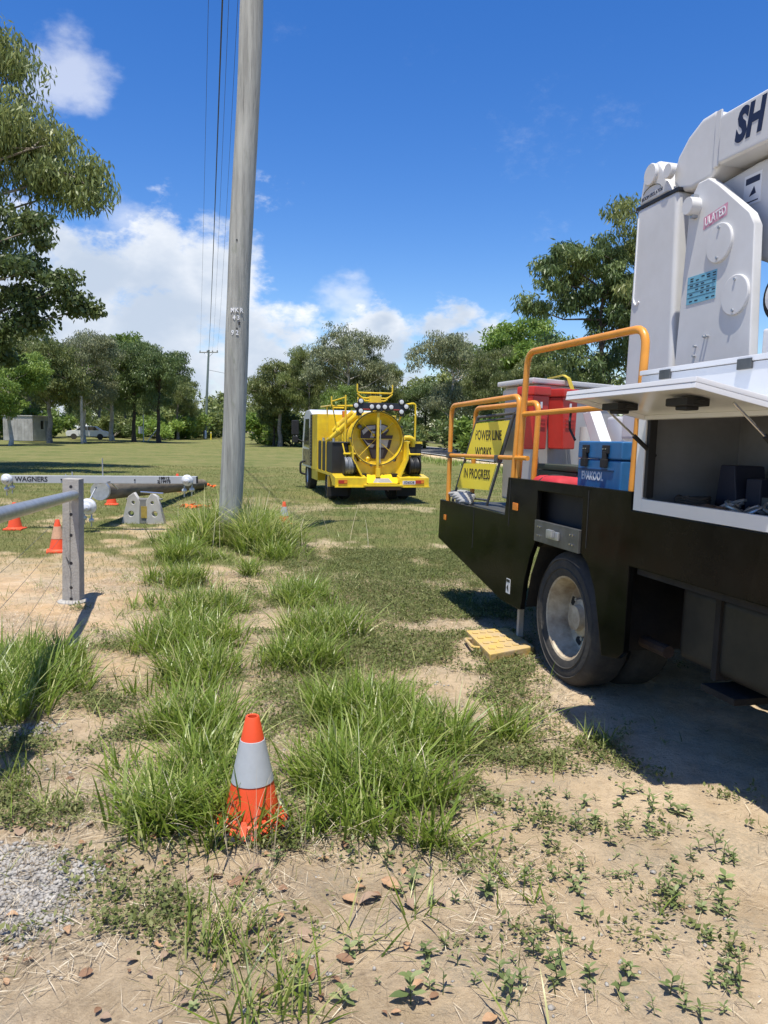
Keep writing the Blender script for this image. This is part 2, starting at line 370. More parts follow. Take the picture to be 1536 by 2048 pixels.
GROUND = None
def build_ground():
    fr = np.linspace(-38, 38, 240); rest = np.linspace(38, 322, 44)[1:-1]
    ang = np.radians(np.concatenate([fr, rest])); na = len(ang)
    rr = [0.25]
    while rr[-1] < 4000: rr.append(rr[-1] * (1.0125 if rr[-1] < 30 else 1.03 if rr[-1] < 200 else 1.15))
    rr = np.array(rr); nr = len(rr)
    A, Rr = np.meshgrid(ang, rr); x = (Rr * np.sin(A)).ravel(); y = (Rr * np.cos(A)).ravel()
    x = np.append(x, 0); y = np.append(y, 0)
    z = gh(x, y)
    V = np.stack([x, y, z], 1)
    i, j = np.meshgrid(np.arange(nr - 1), np.arange(na), indexing='ij'); j2 = (j + 1) % na
    F = np.stack([i * na + j, i * na + j2, (i + 1) * na + j2, (i + 1) * na + j], -1).reshape(-1, 4)[:, ::-1]
    lawn, verge = lawn_mask(x, y)
    weed = np.clip(np.maximum(blobs(x, y, WEED) * .7, blobs(x, y, LONG)), 0, 1)
    gr = gravel_mask(x, y)
    m = bpy.data.materials.new('ground_soil_and_turf'); m.use_nodes = True; nt = m.node_tree; N = nt.nodes; L = nt.links; b = N['Principled BSDF']
    b.inputs['Roughness'].default_value = 0.95; b.inputs['Specular IOR Level'].default_value = 0.12
    tc = N.new('ShaderNodeTexCoord'); P = tc.outputs['Object']
    def noise(s, d=6, r=.6):
        n = N.new('ShaderNodeTexNoise'); n.inputs['Scale'].default_value = s; n.inputs['Detail'].default_value = d; n.inputs['Roughness'].default_value = r; L.new(P, n.inputs['Vector']); return n.outputs['Fac']
    def mr(v, a, b_, c=0., d=1.):
        n = N.new('ShaderNodeMapRange'); n.inputs['From Min'].default_value = a; n.inputs['From Max'].default_value = b_; n.inputs['To Min'].default_value = c; n.inputs['To Max'].default_value = d; L.new(v, n.inputs['Value']); return n.outputs['Result']
    def mix(f, A_, B_):
        n = N.new('ShaderNodeMix'); n.data_type = 'RGBA'
        L.new(f, n.inputs['Factor'])
        for k, c in (('A', A_), ('B', B_)):
            if isinstance(c, tuple): n.inputs[k].default_value = (*c, 1)
            else: L.new(c, n.inputs[k])
        return n.outputs['Result']
    def mul(a, c):
        n = N.new('ShaderNodeMath'); n.operation = 'MULTIPLY'; n.use_clamp = True; L.new(a, n.inputs[0])
        if isinstance(c, (int, float)): n.inputs[1].default_value = c
        else: L.new(c, n.inputs[1])
        return n.outputs[0]
    at = N.new('ShaderNodeAttribute'); at.attribute_name = 'cover'; sp = N.new('ShaderNodeSeparateColor'); L.new(at.outputs['Color'], sp.inputs[0])
    lawn_o, grav_o, weed_o = sp.outputs
    soil = mix(mr(noise(1.1), .38, .62), (.59, .45, .285), (.67, .53, .36))
    soil = mix(mr(noise(5.0), .50, .72), soil, (.49, .36, .22))
    soil = mix(mul(mr(noise(38, 5, .7), .54, .70), .55), soil, (.33, .235, .15))
    soil = mix(mul(mr(noise(160, 3, .7), .55, .7), .5), soil, (.76, .65, .48))
    # trodden dry litter spread over the soil near the grass
    soil = mix(mul(mr(noise(2.6, 7, .7), .47, .60), mr(noise(70, 4, .8), .38, .60)), soil, (.42, .355, .26))
    # rusty sandy loam of the bare strip by the fence
    sx = N.new('ShaderNodeSeparateXYZ'); L.new(P, sx.inputs[0])
    rust = mul(mul(mr(sx.outputs['X'], -1.0, -2.0), mr(sx.outputs['Y'], 3.6, 5.0)), mr(noise(2.2), .42, .58))
    soil = mix(mul(rust, .55), soil, (.56, .36, .175))
    soil = mix(mul(mr(noise(11, 6, .7), .55, .68), .5), soil, (.34, .255, .17))
    dark = mul(mr(noise(3.7, 7, .72), .46, .62), mul(mr(sx.outputs['X'], .75, -.1), .55))
    soil = mix(mul(dark, mr(noise(48, 5, .8), .36, .60)), soil, (.26, .19, .125))
    gravel = mix(mr(noise(55, 4, .8), .35, .65), (.36, .35, .33), (.20, .195, .185))
    soil = mix(mul(grav_o, mr(noise(9, 5, .7), .30, .52)), soil, gravel)
    litter = mix(mr(noise(28, 6, .75), .4, .62), (.14, .11, .065), (.33, .265, .165))
    soil = mix(mul(weed_o, .8), soil, litter)
    turf = mix(mr(noise(.35, 5), .38, .62), (.10, .135, .036), (.185, .185, .065))
    turf = mix(mul(mr(noise(1.3, 7, .75), .47, .62), .8), turf, (.26, .215, .10))
    turf = mix(mul(mr(noise(22, 5, .75), .47, .62), .6), turf, (.065, .085, .028))
    turf = mix(mul(mr(noise(90, 3, .7), .5, .65), .4), turf, (.25, .235, .10))
    L.new(mix(lawn_o, soil, turf), b.inputs['Base Color'])
    bp = N.new('ShaderNodeBump'); bp.inputs['Strength'].default_value = 1.0; bp.inputs['Distance'].default_value = .022
    ad = N.new('ShaderNodeMath'); ad.operation = 'ADD'; L.new(noise(60, 8, .75), ad.inputs[0]); L.new(noise(14, 4, .6), ad.inputs[1]); L.new(ad.outputs[0], bp.inputs['Height']); L.new(bp.outputs[0], b.inputs['Normal'])
    me = fast_mesh('ground', V[:-1], F, m, smooth=True)
    # close the little hole underfoot
    bm = bmesh.new(); bm.from_mesh(me); bm.verts.ensure_lookup_table(); c = bm.verts.new(V[-1].tolist()); bm.verts.ensure_lookup_table()
    for k in range(na): bm.faces.new((bm.verts[(k + 1) % na], bm.verts[k], c))
    bm.normal_update(); bm.to_mesh(me); bm.free()
    a = me.attributes.new('cover', 'FLOAT_COLOR', 'POINT')
    a.data.foreach_set('color', np.ascontiguousarray(np.stack([lawn, gr, weed, np.ones_like(x)], 1), np.float32).ravel())
    o = link_mesh('ground', me); o['kind'] = 'structure'; return o
build_ground()

def build_road():
    asph = pmat('asphalt', (.085, .088, .095), .9, var=.25, vscale=3, bump=.4, bscale=120)
    paint = pmat('road_paint', (.78, .78, .76), .7, var=.2, vscale=20)
    def strip(name, t0, t1, dz, mat, l0=-90, l1=420, parent=None, step=5.):
        ls = np.arange(l0, l1, step); V = []; 
        for l in ls:
            for t in (t0, t1):
                x = ROAD_P.x + ROAD_D.x * l + ROAD_N.x * t; y = ROAD_P.y + ROAD_D.y * l + ROAD_N.y * t
                V.append((x, y, 0.0075 * min(max(y - 50, 0), 130) + dz))
        n = len(ls); F = [(2 * i, 2 * i + 1, 2 * i + 3, 2 * i + 2) for i in range(n - 1)]
        me = fast_mesh(name, np.array(V), np.array(F), mat); o = link_mesh(name, me, parent)
        if parent is None: o['kind'] = 'structure'
        return o
    rd = strip('road', 0, ROAD_W, .06, asph)
    strip('edge_line', .28, .42, .066, paint, parent=rd); strip('edge_line', ROAD_W - .42, ROAD_W - .28, .066, paint, parent=rd)
    for k in range(-6, 24):
        strip('centre_dash', ROAD_W / 2 - .06, ROAD_W / 2 + .06, .066, paint, l0=k * 12., l1=k * 12. + 3.1, parent=rd, step=3.)
    # garden bed of brown mulch across the road
    b = strip('mulch_bed', ROAD_W + 11, ROAD_W + 15, .03, pmat('bark_mulch', (.17, .105, .075), .95, var=.5, vscale=8, bump=.8, bscale=30), l0=-30, l1=60)
build_road()

# ------------------------------------------------------------------ trees
BARK_GREY = pmat('bark_grey', (.30, .275, .24), .9, col2=(.14, .115, .09), vscale=5, bump=.8, bscale=14)
BARK_PALE = pmat('bark_pale', (.52, .49, .43), .8, col2=(.30, .26, .21), vscale=3, bump=.4, bscale=14)
BARK_DARK = pmat('bark_dark', (.085, .068, .052), .95, col2=(.035, .028, .022), vscale=6, bump=.9, bscale=12)
LEAF_OLIVE = leafmat('leaves_olive', (.10, .14, .04), (.20, .245, .08), (.32, .34, .135), .34)
LEAF_DARK = leafmat('leaves_dark', (.06, .10, .034), (.125, .18, .058), (.21, .26, .095), .3)
LEAF_BRIGHT = leafmat('leaves_bright', (.11, .185, .036), (.19, .29, .058), (.29, .38, .095), .38)
LEAF_GREY = leafmat('leaves_grey', (.115, .145, .074), (.21, .235, .122), (.32, .33, .195), .3)

def tree_meshes(seed, height, crown, base, nlobe, nleaf, leaf, mats, droop=.75, trunk_r=.22, lean=(0, 0), clump=.55, lobes=None, twig_r=.03):
    """crown=(rx, ry, rz) about height-rz; returns trunk mesh and crown mesh"""
    rg = np.random.default_rng(seed); rx, ry, rz = crown; cz = height - rz
    top = Vector((lean[0], lean[1], cz + rz * .35))
    # trunk
    mb = MB(); pts = []; n = 9
    for i in range(n):
        t = i / (n - 1); pts.append(Vector((top.x * t ** 1.4 + rg.normal(0, .02 * height * .3) * (0 < i < n), top.y * t ** 1.4 + rg.normal(0, .02 * height * .3) * (0 < i < n), -.25 + (top.z + .25) * t)))
    rs = [trunk_r * (1.35 if i == 0 else 1 - .72 * (i / (n - 1))) for i in range(n)]
    mb.tube(pts, rs, 8)
    def on_trunk(z):
        for a, b in zip(pts, pts[1:]):
            if a.z <= z <= b.z: return a.lerp(b, (z - a.z) / max(b.z - a.z, 1e-6))
        return pts[-1]
    if lobes is None:
        lobes = []
        for k in range(nlobe):
            for _ in range(20):
                u = rg.normal(size=3); u /= np.linalg.norm(u); rad = rg.uniform(.45, .88)
                c = np.array([u[0] * rx * rad + lean[0], u[1] * ry * rad + lean[1], cz + u[2] * rz * rad])
                if c[2] > base + .15 * rz: break
            lobes.append((c, rg.uniform(.30, .46) * min(rx, rz) * (1.0 if nlobe > 7 else 1.2)))
        lobes.append((np.array([lean[0], lean[1], cz + .2 * rz]), .5 * min(rx, rz)))
    lobes = [(np.array(c, float), r) for c, r in lobes]
    C = []; Wt = []
    for c, r in lobes:
        z0 = max(base * .75, min(c[2] - r * .9, top.z)); p = on_trunk(z0); q = Vector(c)
        mid = p.lerp(q, .55) + Vector((rg.normal(0, .12 * r), rg.normal(0, .12 * r), -.12 * (q - p).length + .2 * r))
        lr = max(twig_r, trunk_r * .33)
        mb.tube([p, p.lerp(mid, .5) + Vector((0, 0, .05 * r)), mid, q], [lr, lr * .75, lr * .55, lr * .25], 5)
        m = max(6, int(14 * (r / (.4 * min(rx, rz))) ** 1.5))
        for k in range(m):
            u = rg.normal(size=3); u /= np.linalg.norm(u); u[2] = abs(u[2]) * .8 if rg.random() < .6 else u[2]
            e = c + u * r * rg.uniform(.55, 1.0)
            if k % 2 == 0: mb.tube([q, q.lerp(Vector(e), .5) + Vector((0, 0, rg.normal(0, .08 * r))), Vector(e)], [lr * .3, lr * .2, twig_r * .3], 4)
            C.append(e); Wt.append(rg.uniform(.5, 1.3) * r ** .5)
    C = np.array(C); Wt = np.array(Wt); Wt /= Wt.sum()
    idx = rg.choice(len(C), nleaf, p=Wt)
    cr = clump * min(rx, rz) * .40 * rg.uniform(.6, 1.25, len(C))
    off = rg.normal(size=(nleaf, 3)); off /= np.linalg.norm(off, axis=1, keepdims=True); off *= (rg.random(nleaf) ** .5)[:, None]
    off[:, 2] *= .62
    P = C[idx] + off * cr[idx][:, None]
    P[:, 2] = np.maximum(P[:, 2], base * .8 + rg.random(nleaf) * .3)
    # leaves: long quads hanging by 'droop'
    ax = rg.normal(size=(nleaf, 3)); ax[:, 2] -= droop * 2.2; ax /= np.linalg.norm(ax, axis=1, keepdims=True)
    sd = np.cross(ax, rg.normal(size=(nleaf, 3))); sd /= np.linalg.norm(sd, axis=1, keepdims=True)
    ll = leaf[0] * rg.uniform(.6, 1.35, nleaf)[:, None]; lw = leaf[1] * rg.uniform(.65, 1.3, nleaf)[:, None]
    V = np.stack([P, P + ax * ll * .42 + sd * lw * .5, P + ax * ll, P + ax * ll * .42 - sd * lw * .5], 1).reshape(-1, 3)
    F = np.arange(nleaf * 4).reshape(-1, 4)
    ct = rg.random(len(C)); tint = np.repeat(np.clip(.65 * ct[idx] + .45 * rg.random(nleaf) - .05, 0, 1), 4)
    crown_me = fast_mesh('crown', V, F, mats[1], tint)
    o = mb.build('trunk', mats[0]); tm = o.data; bpy.data.objects.remove(o)
    return tm, crown_me
def place_tree(name, meshes, loc, s=1.0, rz=0.0, label=None, group=None, sz=None):
    e = empty(name, loc, rz=rz); e.scale = (s, s, sz or s)
    link_mesh('trunk', meshes[0], e); link_mesh('crown', meshes[1], e)
    tag(e, label, 'tree', group); return e

# --- the two big trees leaning in from the left edge
def big_left_trees():
    lob = [((2.6, .5, 15.3), 1.7), ((4.9, .3, 13.4), 1.6), ((6.3, 0, 11.6), 1.6), ((4.2, 1.5, 11.5), 1.9), ((2.2, -.6, 12.6), 1.9), ((0, 1, 15.4), 2.0), ((-3, 0, 14.2), 2.3),
           ((5.6, 1.4, 10.2), 1.4), ((2.6, 1, 9.9), 2.0), ((-1.6, -1, 11.6), 2.2), ((3.6, -.9, 9.2), 1.5), ((-4, 1, 11), 2.2), ((.6, 1, 8.2), 1.8), ((7.4, .4, 10.9), 1.0), ((3.2, 0, 16.8), .9), ((4.6, .6, 14.6), 1.0), ((1.6, 0, 7.0), 1.6), ((3.4, .8, 7.6), 1.4)]
    lob = [((c[0], c[1], c[2] - .55), r) for c, r in lob]
    ms = tree_meshes(101, 17, (6.5, 5, 6), 6.3, 0, 85000, (.30, .068), (BARK_GREY, LEAF_OLIVE), droop=1.1, trunk_r=.36, lobes=lob, clump=.47, lean=(.6, .2), twig_r=.035)
    place_tree('eucalyptus_tree', ms, (-19.6, 29.0, 0), 1.05, label='tallest tree at the left edge, drooping olive gum leaves high against the blue sky')
    lob = [((3.2, 0, 7.5), 1.0), ((4.6, -.3, 6.7), .9), ((5.7, 0, 6.2), .75), ((4.2, .6, 5.8), .9), ((2.2, .2, 6.0), 1.2), ((1, 0, 7.4), 1.3), ((-.5, 1, 6), 1.4), ((3.0, -.6, 5.0), .8), ((5.0, .2, 8.3), .6), ((2.8, .2, 8.6), .9), ((-1.5, -1, 7.6), 1.4), ((6.3, .2, 5.6), .45), ((1.5, 0, 4.4), 1.2), ((3.2, .3, 4.2), .9), ((-.5, 0, 4.2), 1.3), ((4.4, .2, 4.9), .7), ((2.2, .4, 3.4), .8)]
    ms = tree_meshes(102, 9.4, (5, 4, 3), 2.6, 0, 32000, (.17, .125), (BARK_GREY, LEAF_DARK), droop=.5, trunk_r=.2, lobes=lob, clump=.48)
    place_tree('round_leaved_tree', ms, (-16.6, 26.4, 0), label='round-leaved dark green tree below the tallest gum at the left edge')
big_left_trees()

# --- woodland on the left, one tree at a time
def T(kind, seed):
    P = dict(
        tall=(13, (3.8, 3.5, 5.0), 2.9, 15, 26000, (.29, .095), (BARK_DARK, LEAF_DARK), .8, .26),
        broad=(11, (4.4, 4.0, 4.0), 1.7, 16, 27000, (.30, .095), (BARK_GREY, LEAF_OLIVE), .8, .24),
        pale=(12, (4.2, 3.8, 4.4), 2.2, 15, 25000, (.30, .085), (BARK_PALE, LEAF_GREY), .9, .22),
        bright=(9, (4.2, 3.8, 3.4), 1.0, 14, 23000, (.30, .11), (BARK_PALE, LEAF_BRIGHT), .6, .2),
        casua=(12.5, (3.8, 3.5, 4.8), 1.8, 16, 28000, (.34, .066), (BARK_GREY, LEAF_OLIVE), 1.1, .22))[kind]
    return tree_meshes(seed, P[0], P[1], P[2], P[3], P[4], P[5], P[6], droop=P[7], trunk_r=P[8])
TM = {k: [T(k, 200 + 17 * i + 3 * j) for j in range(2)] for i, k in enumerate(('tall', 'broad', 'pale', 'bright', 'casua'))}
TH = dict(tall=13, broad=11, pale=12, bright=9, casua=12.5)
def tree_at(name, kind, var, px, ytop, Y, label, group=None, rz=0., wide=1.0):
    """stand a tree Y metres out on the line of sight at px, tall enough to reach ytop"""
    p = at_depth(px, 870, Y); z0 = H(p.x, Y); h = at_depth(px, ytop, Y).z - z0; s = h / TH[kind]
    o = place_tree(name, TM[kind][var], (p.x, Y, z0), s * wide, rz, label, group, s); return o
tree_at('gum_tree', 'bright', 0, 20, 705, 62, 'low bright green bushy tree over the small grey shed', rz=1, wide=1.1)
tree_at('gum_tree', 'broad', 0, 100, 648, 70, 'broad olive gum behind the grey shed', rz=.4)
tree_at('gum_tree', 'pale', 0, 168, 652, 74, 'pale-trunked gum with bare white branches right of the grey shed', rz=2.2)
tree_at('gum_tree', 'bright', 1, 225, 668, 84, 'mid green gum between the pale-trunked gum and the dark gums', rz=.2)
tree_at('gum_tree', 'tall', 0, 268, 662, 80, 'dark-trunked gum with a low crooked branch beside the white notice board', rz=1.7)
tree_at('gum_tree', 'tall', 1, 318, 652, 78, 'tall dark gum at the right end of the left-hand woodland', rz=3.0)
tree_at('gum_tree', 'broad', 1, 356, 738, 96, 'smaller gum just right of the tall dark gum, nearest the distant power pole', rz=.9, wide=.9)
back = 'background gums of the left-hand woodland'
for i, (px, yt, Y, k) in enumerate([(-40, 600, 80, 'broad'), (60, 635, 92, 'casua'), (140, 690, 100, 'tall'), (200, 700, 104, 'broad'), (250, 715, 108, 'casua'), (300, 700, 112, 'pale'), (345, 765, 120, 'tall'), (372, 800, 135, 'broad'), (-110, 660, 74, 'tall')]):
    tree_at('gum_tree', k, i % 2, px, yt, Y, 'gum tree deep in the shade of the left-hand woodland', back, rz=i * 1.3)
for i, (px, yt, Y) in enumerate([(392, 808, 175), (418, 818, 200), (448, 822, 215), (500, 806, 190), (522, 812, 170), (475, 825, 220)]):
    tree_at('distant_tree', 'broad', i % 2, px, yt, Y, 'small far-off tree in the gap where the road disappears', 'far-off trees at the end of the road', rz=i * 2.1, wide=1.5)
# --- trees behind the yellow truck and across the road
tree_at('gum_tree', 'broad', 0, 560, 690, 72, 'rounded gum behind the cab of the yellow truck', rz=2.5, wide=1.05)
tree_at('gum_tree', 'tall', 0, 548, 770, 74, 'low dark tree left of the yellow truck where the road bends', rz=.5, wide=1.1)
tree_at('gum_tree', 'casua', 0, 618, 690, 70, 'olive gum behind the rack of the yellow truck', rz=.7, wide=.95)
tree_at('gum_tree', 'pale', 1, 695, 648, 66, 'tallest gum behind the yellow truck, silver grey crown over its light bar', rz=1.4)
tree_at('gum_tree', 'casua', 1, 755, 700, 68, 'thin-crowned gum right of the yellow truck light bar', rz=3.4, wide=.8)
tree_at('gum_tree', 'bright', 0, 690, 770, 60, 'low bright green tree just above the yellow truck rack', rz=2, wide=1.0)
tree_at('gum_tree', 'pale', 0, 905, 655, 62, 'grey-green gum left of the orange rail, across the road', rz=.9, wide=1.02)
tree_at('gum_tree', 'bright', 1, 1005, 634, 66, 'bright green leafy tree above the yellow road works sign', rz=.3, wide=1.0)
tree_at('gum_tree', 'casua', 0, 985, 690, 56, 'shaggy olive gum directly behind the yellow road works sign', rz=1.9, wide=.95)
tree_at('gum_tree', 'tall', 1, 850, 740, 72, 'low dark gum in the gap right of the yellow truck', rz=1.1, wide=1.1)
tree_at('gum_tree', 'broad', 1, 1085, 700, 52, 'olive gum behind the red bins on the truck tray', rz=2.8)
tree_at('gum_tree', 'tall', 0, 1340, 560, 60, 'dark gum mostly hidden by the white boom', rz=.4)
def right_big():
    ms = tree_meshes(301, 16, (5.2, 4.5, 6.3), 2.5, 18, 36000, (.32, .085), (BARK_DARK, LEAF_OLIVE), droop=1.0, trunk_r=.3, clump=.42)
    p = at_depth(1290, 870, 40); h = at_depth(1290, 352, 40).z; place_tree('eucalyptus_tree', ms, (p.x, 40, 0), h / 16, .6, 'tallest gum on the right, rising beside the white boom column')
    lob = [((-2.6, 0, 9.2), 1.0), ((-1.6, .3, 10.0), 1.1), ((-.2, 0, 10.1), 1.2), ((.9, 0, 9.2), 1.2), ((-3.4, 0, 7.6), .55), ((-.9, .2, 7.6), 1.2), ((-2.0, -.2, 5.8), .8), ((.6, 0, 6.8), 1.4), ((-.8, .3, 5.0), 1.2), ((1.4, 0, 4.8), 1.5), ((-1.6, 0, 3.9), 1.0), ((2, .5, 8), 1.4)]
    ms = tree_meshes(302, 11, (3.6, 3, 4), 2.0, 0, 24000, (.29, .08), (BARK_DARK, LEAF_DARK), droop=.9, trunk_r=.2, lobes=lob, clump=.42)
    p = at_depth(1195, 870, 38); h = at_depth(1195, 466, 38).z; place_tree('eucalyptus_tree', ms, (p.x, 38, 0), h / 11.1, 0, 'dark gum with clumped branches left of the white boom column')
right_big()

# --- shrubs under the trees and the solid wood far behind
def shrub_mesh(seed, mat, n=3500):
    rg = np.random.default_rng(seed); k = 9
    C = np.column_stack([rg.normal(0, .75, k), rg.normal(0, .6, k), rg.uniform(.25, 1.25, k)]); r = rg.uniform(.35, .6, k); i = rg.integers(0, k, n)
    o = rg.normal(size=(n, 3)); o /= np.linalg.norm(o, axis=1, keepdims=True); P_ = C[i] + o * (r[i] * rg.random(n) ** .4)[:, None]; P_[:, 2] = np.abs(P_[:, 2])
    ax = rg.normal(size=(n, 3)); ax[:, 2] += .4; ax /= np.linalg.norm(ax, axis=1, keepdims=True); sd = np.cross(ax, rg.normal(size=(n, 3))); sd /= np.linalg.norm(sd, axis=1, keepdims=True)
    l = rg.uniform(.14, .30, n)[:, None]; w = l * .38
    V = np.stack([P_, P_ + ax * l * .45 + sd * w * .5, P_ + ax * l, P_ + ax * l * .45 - sd * w * .5], 1).reshape(-1, 3)
    crown = fast_mesh('foliage', V, np.arange(n * 4).reshape(-1, 4), mat, np.repeat(np.clip(.5 * rg.random(k)[i] + .5 * rg.random(n), 0, 1), 4))
    mb = MB()
    for c in C: mb.tube([Vector((0, 0, -.05)), Vector(c) * .5 + Vector((0, 0, .1)), Vector(c)], [.03, .02, .008], 5)
    st = mb.build('stems', BARK_GREY); me = st.data; bpy.data.objects.remove(st); return crown, me
SHR = [shrub_mesh(900 + i, m) for i, m in enumerate((LEAF_BRIGHT, LEAF_OLIVE, LEAF_DARK, LEAF_BRIGHT))]
def shrubs(spots, label, group):
    for i, (px, Y, s) in enumerate(spots):
        p = at_depth(px, 870, Y); e = empty('shrub', (p.x, Y, H(p.x, Y)), rz=i * 1.1); e.scale = (s * 1.25, s * 1.25, s); tag(e, label, 'shrub', group)
        c, st = SHR[i % 4]; link_mesh('foliage', c, e); link_mesh('stems', st, e)
rs = random.Random(12)
shrubs([(95, 92, 2.2), (222, 98, 1.7), (240, 100, 1.5), (305, 99, 1.7), (345, 98, 2.2), (365, 104, 2.6), (395, 112, 2.8), (330, 92, 1.5), (-10, 88, 2.4), (30, 95, 2.6), (285, 108, 2.0), (428, 130, 3.0)], 'leafy shrub in the understorey of the left-hand woodland', 'understorey shrubs of the left-hand woodland')
shrubs([(545, 78, 2.0), (585, 76, 1.8), (640, 74, 2.2), (700, 78, 2.4), (760, 76, 2.0), (800, 70, 1.6), (960, 58, 1.9), (1010, 55, 1.8), (1040, 52, 2.0)], 'leafy shrub under the trees across the road', 'understorey shrubs across the road')
def far_wood(name, label, path, n, hmin, hmax, mat, seed, leaf=.62, thick=7.):
    rg = np.random.default_rng(seed); path = np.array(path, float); seg = np.linalg.norm(np.diff(path, axis=0), axis=1); cum = np.append(0, np.cumsum(seg))
    nc = int(cum[-1] / 2.0 * 3); s = rg.uniform(0, cum[-1], nc); cx = np.interp(s, cum, path[:, 0]) + rg.normal(0, thick * .4, nc); cy = np.interp(s, cum, path[:, 1]) + rg.uniform(-thick, thick, nc)
    top = hmin + (hmax - hmin) * fbm(s * .11, s * 0 + seed, 4) * 1.25; cz = top * rg.uniform(.12, 1, nc) ** .8; r = rg.uniform(1.0, 2.1, nc)
    i = rg.integers(0, nc, n); o = rg.normal(size=(n, 3)); o /= np.linalg.norm(o, axis=1, keepdims=True); o *= (rg.random(n) ** .45)[:, None]
    P_ = np.column_stack([cx[i], cy[i], cz[i]]) + o * r[i][:, None]; P_[:, 2] = np.maximum(P_[:, 2], .1) + gh(P_[:, 0], P_[:, 1])
    ax = rg.normal(size=(n, 3)); ax[:, 2] -= .9; ax /= np.linalg.norm(ax, axis=1, keepdims=True); sd = np.cross(ax, rg.normal(size=(n, 3))); sd /= np.linalg.norm(sd, axis=1, keepdims=True)
    l = leaf * rg.uniform(.6, 1.3, n)[:, None]; w = l * .36
    V = np.stack([P_, P_ + ax * l * .45 + sd * w * .5, P_ + ax * l, P_ + ax * l * .45 - sd * w * .5], 1).reshape(-1, 3)
    me = fast_mesh(name, V, np.arange(n * 4).reshape(-1, 4), mat, np.repeat(np.clip(.55 * rg.random(nc)[i] + .45 * rg.random(n), 0, 1), 4))
    o_ = link_mesh(name, me); tag(o_, label, 'trees', kind='stuff')
far_wood('far_woodland', 'solid dark bushland behind the left-hand trees', [(-120, 95), (-75, 122), (-55, 130), (-48, 150), (-60, 185)], 60000, 5, 13, LEAF_OLIVE, 31)
far_wood('far_woodland', 'low bushland closing the view at the far end of the road', [(-110, 230), (-60, 245), (-42, 240)], 22000, 4, 9, LEAF_OLIVE, 32, .9)
far_wood('far_woodland', 'bushland behind the trees across the road', [(-30, 128), (-14, 112), (4, 104), (24, 92), (45, 78), (70, 60)], 70000, 4, 10, LEAF_OLIVE, 33)

# ------------------------------------------------------------------ shared materials for vehicles and gear
WHITE = pmat('white_paint', (.74, .75, .76), .32, var=.06, vscale=2.5, coat=.3, rvar=.08)
WHITE_FG = pmat('white_fibreglass', (.63, .635, .635), .40, col2=(.54, .54, .53), vscale=1.6, rvar=.1)
GREY_IN = pmat('grey_locker_lining', (.21, .22, .23), .6, var=.2, vscale=5)
BLACKP = pmat('black_gloss_paint', (.0028, .0032, .003), .16, col2=(.010, .0098, .0085), vscale=5, rvar=.12, spec=.085)
BLACKM = pmat('black_matt', (.014, .014, .015), .7, var=.3, vscale=10)
UNDER = pmat('chassis_black', (.008, .0075, .007), .85, col2=(.022, .019, .015), vscale=6, bump=.3)
RUBBER = pmat('tyre_rubber', (.028, .027, .026), .85, col2=(.06, .054, .045), vscale=9, bump=.3, bscale=60)
RIM = pmat('cream_wheel_rim', (.56, .49, .36), .6, col2=(.20, .135, .08), vscale=6)
ORANGE = pmat('orange_rail_paint', (.72, .30, .035), .38, var=.18, vscale=9, coat=.2, rvar=.1)
STEEL = pmat('galvanised_steel', (.50, .52, .54), .42, .75, var=.25, vscale=14, rvar=.12)
DARKSTEEL = pmat('dark_steel', (.16, .165, .165), .45, .7, var=.3, vscale=12)
CHROME = pmat('bright_metal', (.62, .62, .62), .22, .95)
BLUE = pmat('blue_rotomould', (.022, .14, .34), .42, var=.2, vscale=8, bump=.12, bscale=150)
RED = pmat('red_plastic', (.62, .035, .022), .42, var=.15, vscale=6, bump=.1, bscale=80)
SIGNY = pmat('sign_yellow', (.80, .66, .05), .35, var=.06, vscale=3)
INK = pmat('black_lettering', (.012, .012, .016), .5)
NAVY = pmat('navy_lettering', (.012, .016, .045), .45)
WINK = pmat('white_lettering', (.70, .72, .74), .5)
YEL = pmat('yellow_machine_paint', (.82, .59, .018), .32, col2=(.60, .40, .03), vscale=4.0, coat=.2, rvar=.12)
AMBER = pmat('amber_lens', (.75, .22, .02), .25, coat=.4)
REDLENS = pmat('red_lens', (.42, .03, .02), .25, coat=.4)
GLASSD = pmat('dark_window_glass', (.012, .016, .018), .06, coat=.5)
LAMP = pmat('lamp_glass', (.62, .63, .64), .12, coat=.6)

